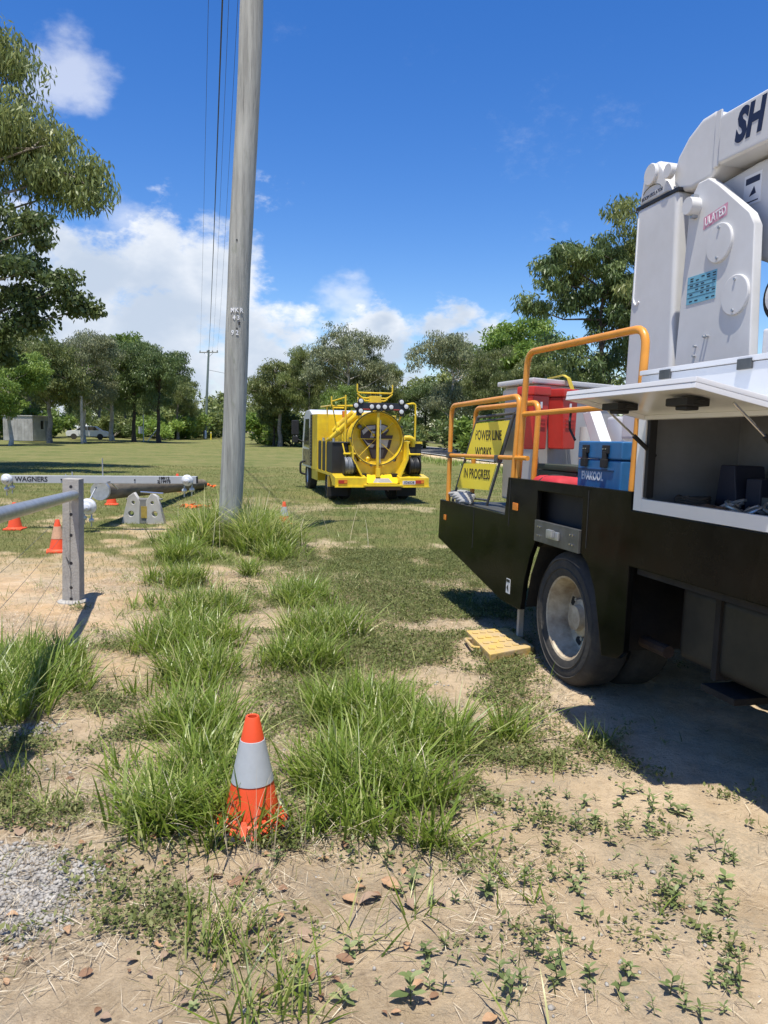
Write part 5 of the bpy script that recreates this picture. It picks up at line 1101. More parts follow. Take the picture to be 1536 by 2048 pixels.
# ------------------------------------------------------------------ fence corner at the left
CONC = pmat('weathered_concrete', (.40, .385, .35), .9, col2=(.30, .28, .25), vscale=8, bump=.4, bscale=70)
def fence():
    p = ground_pt(147, 1205); t = empty('fence_post', (p.x, p.y, H(p.x, p.y))); tag(t, 'grey concrete strainer post with a row of wire holes, standing on bare soil', 'post')
    ln = R(1.2); M = Matrix.Rotation(ln, 4, 'Y')
    po = MB().add([M @ Vector((sx * (.082 - .008 * (z > 0)), sy * .06, z)) for z in (-.3, 1.13) for sx, sy in ((-1, -1), (1, -1), (1, 1), (-1, 1))], [(0, 3, 2, 1), (4, 5, 6, 7), (0, 1, 5, 4), (1, 2, 6, 5), (2, 3, 7, 6), (3, 0, 4, 7)]).build('post', CONC, t, bevel=.008)
    for z in (1.06, .81, .62, .365, .14, .035):
        c = M @ Vector((.0 + .004, -.0602, z)); MB().lathe([(.0145, 0), (.0145, .0012)], 12, Matrix.Translation(c) @ Matrix.Rotation(math.pi / 2, 4, 'X')).build('wire_hole_shade', INK, t)  # flat black disc stands for the shade inside each hole
    c0 = M @ Vector((0, -.0605, 0)); MB().tube([c0 + Vector((.004, -.003, .05)), c0 + Vector((.008, -.003, .3)), c0 + Vector((-.03, -.003, .42)), c0 + Vector((.002, -.003, .36)), c0 + Vector((.012, -.003, .78)), c0 + Vector((.016, -.003, 1.0))], .0022, 5).build('tie_wire', DARKSTEEL, t)
    MB().lathe([(.15, -.05), (.14, .008), (.10, .02)], 14, Matrix.Scale(1.0, 4)).build('footing', CONC, t)
    P0 = at_depth(148, 990, p.y - .07); P1 = at_depth(0, 1030, 4.05); dv = (P1 - P0); P2 = P0 + dv * 1.28
    e = empty('fence_rail', P0); tag(e, 'round galvanised pipe rail running from the concrete post out of the left edge', 'rail'); I = e.matrix_world.inverted()
    MB().tube([I @ (P0 - dv.normalized() * -.005), I @ P2], .043, 18).build('pipe', STEEL, e)
    # next post, just outside the picture
    q = P2; t2 = empty('fence_post', (q.x, q.y, H(q.x, q.y))); tag(t2, 'grey concrete fence post beyond the left edge of the picture', 'post')
    MB().box(-.09, .09, -.085, .085, -.3, 1.16).build('post', CONC, t2, bevel=.008)
    for i, z in enumerate((.81, .62, .365, .14)):
        a = Vector((p.x - .05, p.y - .09, H(p.x, p.y) + z)); b = Vector((q.x, q.y, H(q.x, q.y) + z))
        pts = [a.lerp(b, s) - Vector((0, 0, .02 * s * (1 - s) * 4)) for s in np.linspace(0, 1, 9)]
        o = MB().tube(pts, .0015, 5).build('fence_wire', DARKSTEEL, None); tag(o, ('topmost', 'second', 'third', 'lowest')[i] + ' thin fence wire strung left from the concrete post', 'wire', 'fence wires')
fence()

# ------------------------------------------------------------------ new pole on its trestle
def laid_pole():
    Yb = 12.3; a = at_depth(200, 982, Yb); tip = at_depth(408, 968, 21.0)
    t = empty('laid_power_pole', a); tag(t, 'new timber power pole lying on a trestle, grey crossarm bolted to its near end', 'power pole')
    ax = tip - a; TIM = pmat('green_treated_timber', (.20, .165, .115), .9, col2=(.09, .075, .052), vscale=3, bump=.5, bscale=20); stretch_grain(TIM, (4, .5, 4))
    MB().tube([Vector((0, 0, 0)), ax * .5, ax * .97, ax], [.15, .145, .13, .09], 20).build('shaft', TIM, t)
    d = ax.normalized(); q = d.to_track_quat('Z', 'Y').to_matrix().to_4x4()
    MB().lathe([(.151, -.004), (.155, .05), (.151, .055)], 24, q).lathe([(.148, -.006), (.148, -.003)], 24, q).build('end_plate', STEEL, t)
    # crossarm
    c = I = t.matrix_world.inverted() @ at_depth(203, 959, Yb - .35)
    l = t.matrix_world.inverted() @ at_depth(12, 958, Yb - .35); r = t.matrix_world.inverted() @ at_depth(394, 960, Yb - .35)
    xd = (r - l).normalized(); M = frame((l + r) / 2, xd, (0, 1, 0)); half = (r - l).length / 2
    FIB = pmat('grey_composite_arm', (.42, .44, .46), .45, var=.12, vscale=5)
    arm = MB().box(-half, half, -.055, .055, -.057, .057, M).build('crossarm', FIB, t, bevel=.006)
    MB().box(half, half + .004, -.05, .05, -.052, .052, M).build('end_cap', BLACKM, arm)
    zl = frame(M @ Vector((0, -.0565, 0)), xd, Vector((0, 0, 1)))
    def tx(px, s, txt, dz, sx): return text_obj('lettering', txt, s, Matrix.Translation(xd * (px)) @ zl @ Matrix.Translation((0, dz, 0)), INK, arm, bold=.0025, sx=sx)
    def pxo(px): return ((t.matrix_world.inverted() @ at_depth(px, 959, Yb - .35)) - (l + r) / 2).dot(xd)
    tx(pxo(66), .105, 'WAGNERS', 0, 1.0); tx(pxo(330), .058, '18812', .027, 1.2); tx(pxo(330), .058, '2J19975', -.027, 1.1)
    for px in (126, 272): MB().lathe([(.012, 0), (.012, .01)], 8, Matrix.Translation(M @ Vector((pxo(px), -.056, 0))) @ Matrix.Rotation(math.pi / 2, 4, 'X')).build('bolt_head', BLACKM, arm)
    for px, zt in ((206, .28), (145, .07), (132, .03)): MB().tube([M @ Vector((pxo(px), 0, .05)), M @ Vector((pxo(px), 0, .05 + zt))], .010, 6).build('stud', STEEL, arm)
    MB().tube([M @ Vector((pxo(200), -.02, -.06)), M @ Vector((pxo(222), -.06, -.02)), M @ Vector((pxo(226), .2, -.16))], .012, 6).build('clamp_strap', STEEL, arm)
    POR = pmat('white_porcelain', (.68, .70, .74), .15, var=.1, vscale=20, coat=.5)
    GLZ = pmat('toughened_glass', (.55, .58, .58), .08, .3, coat=.6)
    def insul(x, y, z, s=1.0):
        B = M @ Vector((x, y, z)); Rm = Matrix.Translation(B) @ Matrix.Rotation(math.pi / 2 + .15, 4, 'X') @ Matrix.Scale(s, 4)
        i_ = MB().lathe([(.02, -.07), (.05, -.06), (.085, -.02), (.09, .01), (.075, .04), (.05, .05), (.048, .075), (.02, .09), (.0, .09)], 24, Rm).build('insulator', POR, t)
        for k in (-1, 1): MB().lathe([(.022, .02), (.03, .05), (.02, .10)], 10, Rm @ Matrix.Translation((.022 * k, -.01, .0))).build('insulator_cap', STEEL, i_)
        return i_
    def hang(x, y, z):
        B = M @ Vector((x, y, z)); h = MB().sphere(B, .042, 14, 8, (1, 1, .9)).build('glass_bell', GLZ, t); MB().tube([B + Vector((0, 0, -.03)), B + Vector((0, 0, -.10))], .01, 6).build('fitting', STEEL, h); MB().tube([B + Vector((0, 0, .03)), B + Vector((0, .03, .11))], .012, 6).build('fitting', STEEL, h)
    insul(pxo(20), -.10, .0); insul(pxo(378), -.10, .0); insul(pxo(187), -.25, -.40, 1.45)
    hang(pxo(14), -.02, -.155); hang(pxo(25), -.02, -.125); hang(pxo(369), -.02, -.165); hang(pxo(384), -.02, -.15); hang(pxo(176), -.2, -.58); hang(pxo(190), -.2, -.615)
    MB().tube([M @ Vector((pxo(187), -.22, -.33)), M @ Vector((pxo(192), .0, -.12))], .014, 6).build('hanger', STEEL, t)
    MB().tube([M @ Vector((pxo(250), .75, -.25)), M @ Vector((pxo(300), .7, -.27))], .016, 6).build('pole_band', CHROME, t)
    # trestle
    b = ground_pt(290, 1046); e = empty('trestle', (b.x, b.y, H(b.x, b.y))); tag(e, 'pale grey plastic trestle with round holes carrying the laid pole', 'trestle')
    PLA = pmat('pale_grey_plastic', (.47, .46, .43), .6, var=.2, vscale=6); DKP = pmat('dark_yoke_plastic', (.21, .21, .20), .7, var=.3, vscale=8)
    circ = lambda x, z, r: [(x + r * math.cos(a), z + r * math.sin(a)) for a in np.linspace(0, 2 * math.pi, 18, endpoint=False)]
    for s in (-1, 1):
        leg = [(s * .06, 0), (s * .36, 0), (s * .24, .46), (s * .15, .52), (s * .06, .38)]
        curve_plate('leg_panel', [leg, circ(s * .20, .17, .055), circ(s * .16, .36, .035)], .10, frame((0, -.05, 0), (1, 0, 0), (0, 0, 1)), PLA, e, bevel=.008)
    MB().prism([(-.10, 0), (.10, 0), (.08, .42), (-.08, .42)], lambda x, z, d: (x, d, z), -.10, .10).build('yoke', DKP, e, bevel=.012)
    MB().box(-.03, .07, -.112, -.1005, .10, .30).build('yellow_label', pmat('worn_label', (.42, .30, .06), .7, var=.4, vscale=15), e)
    lift = (a + ax * .075).z - .15 - H(b.x, b.y); MB().box(-.30, .30, -.06, .06, .40, max(lift, .43)).build('saddle', DKP, e, bevel=.01)
laid_pole()

# ------------------------------------------------------------------ traffic cones
CONE = pmat('fluoro_orange_rubber', (.80, .085, .022), .55, var=.12, vscale=10)
BAND = pmat('reflective_band', (.40, .43, .455), .42, var=.08, vscale=30, bump=.25, bscale=400)
BASEM = pmat('cone_base_black', (.05, .05, .055), .8)
FADE = pmat('faded_band', (.62, .36, .22), .6, var=.3, vscale=12)
def cone(p, h, label, band=BAND, tilt=(0, 0), base=BASEM):
    t = empty('traffic_cone', p); t.rotation_euler = (tilt[0], tilt[1], random.uniform(0, .6)); tag(t, label, 'traffic cone', 'traffic cones'); s = h / .5
    rad = lambda z: (.135 - .105 * (z / .5)) * s
    prof = [(rad(.03) + .03 * s, .028 * s), (rad(.05), .05 * s), (rad(.18), .18 * s), (rad(.20), .20 * s), (rad(.40), .40 * s), (rad(.493), .493 * s), (rad(.5) * .93, .5 * s), (rad(.5) * .7, .498 * s), (rad(.5) * .66, .42 * s)]
    MB().lathe(prof, 28, cap=False).build('body', CONE, t)
    if band: MB().lathe([(rad(.205) + .0006, .205 * s), (rad(.205) + .0028, .206 * s), (rad(.395) + .0028, .394 * s), (rad(.395) + .0006, .395 * s)], 28, cap=False).build('reflective_sleeve', band, t)
    b = MB().box(-.165 * s, .165 * s, -.165 * s, .165 * s, -.01, .028 * s); b.build('base', base, t, bevel=.012)
    return t
def cones():
    g = lambda px, py: Vector((ground_pt(px, py).x, ground_pt(px, py).y, H(ground_pt(px, py).x, ground_pt(px, py).y)))
    c = cone(g(505, 1652), .45, 'near orange traffic cone with a wide silver band, standing in long grass')
    for k in range(7): # ragged foot: split rubber flaps
        a = -2.4 + k * .28; MB().add([(.128 * math.cos(a - .09), .128 * math.sin(a - .09), .07), (.128 * math.cos(a + .09), .128 * math.sin(a + .09), .07), (.165 * math.cos(a + .08), .165 * math.sin(a + .08), .012), (.168 * math.cos(a - .07), .168 * math.sin(a - .07), .014)], [(0, 1, 2, 3)]).build('foot_flap', CONE, c)
    cone(g(30, 1060), .42, 'plain orange cone at the left edge behind the pipe rail', None, base=CONE)
    cone(g(116, 1102), .42, 'orange cone with a faded band just left of the concrete post', FADE, base=CONE)
    cone(g(568, 1050), .40, 'small cone with a white band right of the power pole', BAND, base=CONE)
    cone(g(223, 1009), .42, 'orange cone mostly hidden under the near end of the laid pole', None, base=CONE)
    cone(g(355, 984), .46, 'orange cone whose tip peeps over the grey crossarm', None, base=CONE)
    TAPE = pmat('orange_barrier_mesh', (.85, .16, .02), .6, var=.25, vscale=30)
    for i, (px, py, n, w, lab) in enumerate(((392, 1018, 26, .34, 'crumpled orange barrier tape on the grass below the laid pole'), (418, 975, 14, .22, 'scrap of orange tape at the far tip of the laid pole'))):
        p = g(px, py); rg = random.Random(i); pts = [Vector((w * (2 * k / n - 1) + rg.gauss(0, .05), rg.gauss(0, .08), .03 + abs(rg.gauss(0, .035)))) for k in range(n)]
        mb = MB(); V = [];
        for k, q in enumerate(pts): a = rg.uniform(-1, 1); V += [q + Vector((.02, .04 * math.cos(a), .04 * math.sin(a))), q - Vector((.02, .04 * math.cos(a), .04 * math.sin(a)))]
        mb.add(V, [(2 * k, 2 * k + 1, 2 * k + 3, 2 * k + 2) for k in range(n - 1)]); o = mb.build('barrier_tape', TAPE, None); o.location = p; tag(o, lab, 'tape')
cones()

# ------------------------------------------------------------------ far left: shed, notice board, posts, parked car
def far_things():
    Y = 76.; p = at_depth(56, 884, Y); e = empty('shed', (p.x, Y, H(p.x, Y)), rz=-.30); tag(e, 'small grey box shed under the trees at the far left', 'shed')
    SH = pmat('shed_panel', (.47, .46, .44), .7, col2=(.27, .26, .24), vscale=1.2)
    w = MB().box(-1.75, 1.75, -1.3, 1.3, .05, 2.42).build('walls', SH, e, bevel=.02); 
    for k in range(9): MB().box(-1.6 + .4 * k - .02, -1.6 + .4 * k + .02, -1.32, -1.3005, .15, 2.35).build('wall_rib', SH, w)
    MB().box(-1.82, 1.82, -1.37, 1.37, 2.423, 2.50).build('roof', pmat('shed_roof', (.5, .49, .47), .7), e); MB().box(1.751, 1.77, -.2, .15, 1.2, 2.0).build('window', GLASSD, e); MB().box(1.751, 1.765, .4, 1.1, .1, 2.0).build('door', GREY_IN, e)
    p = at_depth(281, 880, 82); e = empty('notice_board', (p.x, 82, H(p.x, 82))); tag(e, 'white notice board fixed to a thin pole before the dark gums', 'sign')
    MB().tube([(.32, 0, -.2), (.36, 0, 4.4)], .05, 8).build('pole', WHITE_FG, e); MB().box(-.20, .22, -.03, .0, .85, 1.6).build('board', WHITE, e); MB().box(.22, .34, -.02, 0, 1.2, 1.25).build('bracket', STEEL, e)
    p = at_depth(294, 880, 84); e = empty('leaning_rail', (p.x, 84, H(p.x, 84))); tag(e, 'thin white pole leaning to the right beside the notice board', 'pole'); MB().tube([(0, 0, -.1), (1.4, 0, 1.75)], .045, 8).build('pole', WHITE, e)
    p = at_depth(164, 880, 70); e = empty('timber_pole', (p.x, 70, H(p.x, 70))); tag(e, 'plain pale timber pole standing right of the grey shed', 'pole'); MB().tube([(0, 0, -.2), (0, 0, 4.3)], .12, 10).build('pole', BARK_PALE, e)
    p = at_depth(422, 880, 97); e = empty('marker_post', (p.x, 97, H(p.x, 97))); tag(e, 'short yellow marker post at the foot of the distant power pole', 'post'); MB().box(-.07, .07, -.04, .04, -.1, 1.05).build('post', SIGNY, e); MB().box(-.072, .072, -.045, -.0405, .85, .95).build('reflector', WHITE, e)
    p = at_depth(517, 868, 120); e = empty('guide_post', (p.x, 120, H(p.x, 120))); tag(e, 'white roadside guide post left of the road bend', 'post'); MB().box(-.07, .07, -.04, .04, -.1, 1.2).build('post', WHITE, e); MB().box(-.072, .072, -.045, -.0405, .9, 1.05).build('reflector', REDLENS, e)
    p = at_depth(505, 866, 150); e = empty('road_sign', (p.x, 150, H(p.x, 150))); tag(e, 'tiny yellow road sign at the far end of the verge', 'sign'); MB().tube([(0, 0, -.2), (0, 0, 1.7)], .05, 6).build('post', STEEL, e); MB().box(-.8, .8, -.06, -.052, 1.0, 1.5).build('panel', SIGNY, e)
    # white car parked among the trees
    p = at_depth(176, 880, 88); e = empty('parked_car', (p.x, 88, H(p.x, 88)), rz=.25); tag(e, 'white car parked deep among the left-hand trees', 'car')
    body = [(-2.2, .35), (-2.25, .75), (-2.1, .95), (-1.3, 1.02), (-.7, 1.5), (.9, 1.52), (1.5, 1.05), (2.1, .95), (2.25, .7), (2.2, .35)]
    b = MB().prism(body, lambda x, z, d: (x, d, z), -.88, .88).build('body', WHITE, e, bevel=.06)
    MB().prism([(-1.15, 1.04), (-.62, 1.43), (.0, 1.45), (.0, 1.04)], lambda x, z, d: (x, d, z), -.886, -.881).prism([(.08, 1.04), (.08, 1.45), (.85, 1.45), (1.3, 1.06)], lambda x, z, d: (x, d, z), -.886, -.881).build('window', GLASSD, b)
    for x in (-1.4, 1.4): MB().lathe([(.33, 0), (.33, .2)], 18, Matrix.Translation((x, -.70, .33)) @ Matrix.Rotation(math.pi / 2, 4, 'X')).build('wheel', RUBBER, e)
    # wire fence across the road
    e = empty('paddock_fence', (0, 0, 0)); tag(e, 'thin post and wire fence across the road behind the yellow truck', 'fence')
    FP = pmat('fence_timber', (.36, .31, .26), .9, var=.4, vscale=6); pts = []
    for k in range(16):
        l = -28 + 5.5 * k; x = ROAD_P.x + ROAD_D.x * l + ROAD_N.x * (ROAD_W + 16); y = ROAD_P.y + ROAD_D.y * l + ROAD_N.y * (ROAD_W + 16); z = H(x, y); pts.append(Vector((x, y, z)))
        MB().tube([(x, y, z - .2), (x + random.gauss(0, .03), y, z + 1.35)], .07, 6).build('post', FP, e)
    for hgt in (.4, .8, 1.2): MB().tube([q + Vector((0, 0, hgt)) for q in pts], .012, 4).build('wire', STEEL, e)
far_things()

# ------------------------------------------------------------------ grass, weeds, litter
def blade_mesh(name, P, ln, wd, head, lean, curve, seg, tint, mat, taper=1.6):
    n = len(P); t = np.linspace(0, 1, seg + 1)[None, :]
    hx = np.cos(head)[:, None]; hy = np.sin(head)[:, None]
    h = ln[:, None] * (np.sin(lean)[:, None] * t + curve[:, None] * t ** 2); z = ln[:, None] * (np.cos(lean)[:, None] * t - .45 * curve[:, None] * t ** 2.2)
    z = np.maximum(z, .004 * t)
    cx = P[:, 0:1] + hx * h; cy = P[:, 1:2] + hy * h; cz = P[:, 2:3] + z
    w = .5 * wd[:, None] * np.maximum((1 - t ** taper) * (.65 + .9 * t * (1 - t) * 1.6), .02)
    tw = rng.normal(0, .5, n)[:, None]; sx = -np.sin(head[:, None] + tw); sy = np.cos(head[:, None] + tw)
    A = np.stack([cx - sx * w, cy - sy * w, cz], -1); B = np.stack([cx + sx * w, cy + sy * w, cz + .12 * w], -1)
    V = np.stack([A, B], 2).reshape(-1, 3)
    base = (np.arange(n) * (seg + 1) * 2)[:, None] + (np.arange(seg) * 2)[None, :]
    F = np.stack([base, base + 1, base + 3, base + 2], -1).reshape(-1, 4)
    return fast_mesh(name, V, F, mat, np.repeat(tint, (seg + 1) * 2), smooth=True)
def scatter(n, fn, box):
    """rejection-sample n points of density fn in box (x0, x1, y0, y1)"""
    out = []; got = 0
    while got < n:
        x = rng.uniform(box[0], box[1], 60000); y = rng.uniform(box[2], box[3], 60000)
        k = rng.random(60000) < fn(x, y); out.append(np.stack([x[k], y[k]], 1)); got += int(k.sum())
        if len(out) > 60: break
    P = np.concatenate(out)[:n]; return np.column_stack([P, gh(P[:, 0], P[:, 1])])
GRASS = leafmat('long_grass', (.065, .11, .012), (.20, .29, .042), (.52, .53, .23), .42, .36, .45)
TURF = leafmat('turf_grass', (.10, .135, .032), (.19, .21, .06), (.34, .31, .13), .38, .6, .3)
STRAW = leafmat('straw', (.11, .08, .052), (.46, .385, .27), (.66, .60, .47), .1, .8, .2)
WEEDM = leafmat('creeping_weeds', (.075, .105, .03), (.17, .20, .065), (.36, .35, .17), .3, .6, .2)
HERB = leafmat('herb_leaves', (.10, .145, .05), (.175, .225, .085), (.28, .32, .15), .3, .55, .3)
def in_wheels(x, y): return np.zeros_like(x, bool)

def long_grass():
    f = lambda x, y: sstep(blobs(x, y, LONG) + (fbm(x * 4, y * 4, 3) - .5) * .7, .34, .86)
    tc = scatter(2300, f, (-3.6, 1.6, 2.3, 12.2))
    tl = rng.uniform(.5, 1.1, len(tc)); th = rng.uniform(0, 2 * np.pi, len(tc)); tt = rng.random(len(tc))
    k = rng.integers(0, len(tc), 25000)
    r = np.abs(rng.normal(0, .035, len(k))); a = rng.uniform(0, 2 * np.pi, len(k))
    P = tc[k].copy(); P[:, 0] += r * np.cos(a); P[:, 1] += r * np.sin(a); P[:, 2] = gh(P[:, 0], P[:, 1]) - .004
    nearpole = np.exp(-((P[:, 0] - POLE.x - .1) ** 2 + (P[:, 1] - POLE.y) ** 2) / 1.0)
    small = sstep(P[:, 1], 3.4, 2.5)
    ln = tl[k] * rng.uniform(.55, 1.15, len(k)) * (.33 + .42 * nearpole - .07 * small)
    front = (np.abs(P[:, 0] - POLE.x - .02) < .24) & (P[:, 1] < POLE.y + .1) & (P[:, 1] > POLE.y - 1.6)
    ln = np.where(front, ln * .38, ln)
    head = np.where(rng.random(len(k)) < .7, a, th[k]) + rng.normal(0, .4, len(k))
    me = blade_mesh('long_grass', P, ln, rng.uniform(.008, .020, len(k)) * (.85 + .5 * nearpole), head, rng.uniform(.05, .75, len(k)), rng.uniform(0, .7, len(k)), 5,
                    np.clip(.35 * tt[k] + .5 * rng.random(len(k)) + .5 * (rng.random(len(k)) < .14) + .25 * nearpole, 0, 1), GRASS)
    tag(link_mesh('long_grass', me), 'long bright green grass growing in tussocks round the pole and the near cone', 'grass', kind='stuff')
    # shorter, thinner growth fraying out round the clumps
    g = lambda x, y: sstep(blobs(x, y, LONG) + (fbm(x * 5 + 7, y * 5, 3) - .5) * .9, .10, .45) * .6
    Q = scatter(7000, g, (-3.6, 1.6, 2.3, 12.2)); n = len(Q)
    me = blade_mesh('fringe_grass', Q, rng.uniform(.05, .20, n), rng.uniform(.003, .008, n), rng.uniform(0, 6.28, n), rng.uniform(.1, 1.2, n), rng.uniform(0, .7, n), 4, np.clip(rng.random(n) * .8 + .5 * (rng.random(n) < .3), 0, 1), GRASS)
    tag(link_mesh('fringe_grass', me), 'shorter straggling grass fraying out round the long green tussocks', 'grass', kind='stuff')
    # dead straw blades standing and lying within the tussocks
    Q = scatter(3200, f, (-3.6, 1.6, 2.3, 12.2)); n = len(Q)
    me = blade_mesh('dead_grass', Q, rng.uniform(.08, .30, n), rng.uniform(.003, .008, n), rng.uniform(0, 6.28, n), rng.uniform(.3, 1.45, n), rng.uniform(0, .5, n), 4, rng.random(n), STRAW)
    tag(link_mesh('dead_grass', me), 'dead straw-coloured blades mixed through the long green grass', 'grass', kind='stuff')
    # a few rank tussocks right at the photographer's feet
    sp = [(520, 2035, 46, .25), (590, 2040, 26, .22), (440, 1880, 60, .17), (1180, 1490, 40, .16), (740, 1880, 16, .2), (1060, 1800, 12, .13), (110, 1620, 40, .12), (300, 1680, 30, .22), (840, 1830, 14, .16), (20, 1560, 50, .15), (60, 1590, 40, .12), (420, 1990, 14, .15), (1040, 2040, 8, .15), (1000, 1760, 14, .12)]
    Q = []; L_ = []
    for (px, py, n, l) in sp:
        c = ground_pt(px, py); q = rng.normal(0, .035 + .0006 * n, (n, 2)) + np.array([c.x, c.y]); Q.append(q); L_.append(np.full(n, l))
    Q = np.concatenate(Q); L_ = np.concatenate(L_); n = len(Q); P = np.column_stack([Q, gh(Q[:, 0], Q[:, 1])])
    me = blade_mesh('grass_tufts', P, L_ * rng.uniform(.6, 1.3, n), rng.uniform(.005, .010, n), rng.uniform(0, 6.28, n), rng.uniform(.05, .8, n), rng.uniform(0, .6, n), 6, rng.random(n), GRASS)
    tag(link_mesh('grass_tufts', me), 'separate tufts of green grass on the sandy soil at the front', 'grass', kind='stuff')
    # dry seed stalks in front of the cone and around the pole
    st = np.concatenate([np.column_stack([rng.normal(-.42, .09, 46), rng.normal(2.72, .10, 46)]), np.column_stack([rng.normal(POLE.x + .3, .5, 160), rng.normal(POLE.y - .1, .4, 160)])])
    n = len(st); P = np.column_stack([st, gh(st[:, 0], st[:, 1])])
    me = blade_mesh('seed_stalks', P, np.where(np.arange(n) < 46, rng.uniform(.15, .36, n), rng.uniform(.35, .85, n)), np.where(np.arange(n) < 46, .0024, .007), rng.uniform(0, 6.28, n), rng.uniform(0, .45, n), rng.uniform(0, .35, n), 4, rng.random(n), STRAW)
    tag(link_mesh('seed_stalks', me), 'thin straw-coloured dry grass stalks before the near cone and at the pole', 'grass', kind='stuff')
long_grass()

def turf():
    n = 150000; u = rng.random(n); y = 8.0 * (34 / 8.0) ** u; x = rng.uniform(-.54, .54, n) * y
    m, v = lawn_mask(x, y); keep = rng.random(n) < m * .95; x, y = x[keep], y[keep]; n = len(x)
    P = np.column_stack([x, y, gh(x, y) - .003]); sc = .6 + y / 18
    patch = fbm(x * .5, y * .5, 3)
    me = blade_mesh('mown_grass', P, rng.uniform(.025, .065, n) * np.minimum(sc, 1.5), rng.uniform(.004, .008, n) * sc, rng.uniform(0, 6.28, n), rng.uniform(.1, 1.0, n), rng.uniform(0, .6, n), 2, np.clip(rng.random(n) * .75 + (patch - .5) * 1.0, 0, 1), TURF)
    tag(link_mesh('mown_grass', me), 'short mown olive green grass of the roadside paddock', 'grass', kind='stuff')
    # verge of taller green grass along the road drain
    n = 9000; l = rng.uniform(-38, 120, n); t = rng.uniform(-4.6, -1.2, n); x = ROAD_P.x + ROAD_D.x * l + ROAD_N.x * t; y = ROAD_P.y + ROAD_D.y * l + ROAD_N.y * t
    k = fbm(x * .25, y * .25, 3) > .47; x, y = x[k], y[k]; n = len(x)
    P = np.column_stack([x, y, gh(x, y)])
    me = blade_mesh('verge_grass', P, rng.uniform(.2, .5, n), rng.uniform(.02, .04, n), rng.uniform(0, 6.28, n), rng.uniform(.05, .5, n), rng.uniform(0, .5, n), 3, rng.random(n) * .9, GRASS)
    tag(link_mesh('verge_grass', me), 'taller green grass along the edge of the road', 'grass', kind='stuff')
turf()

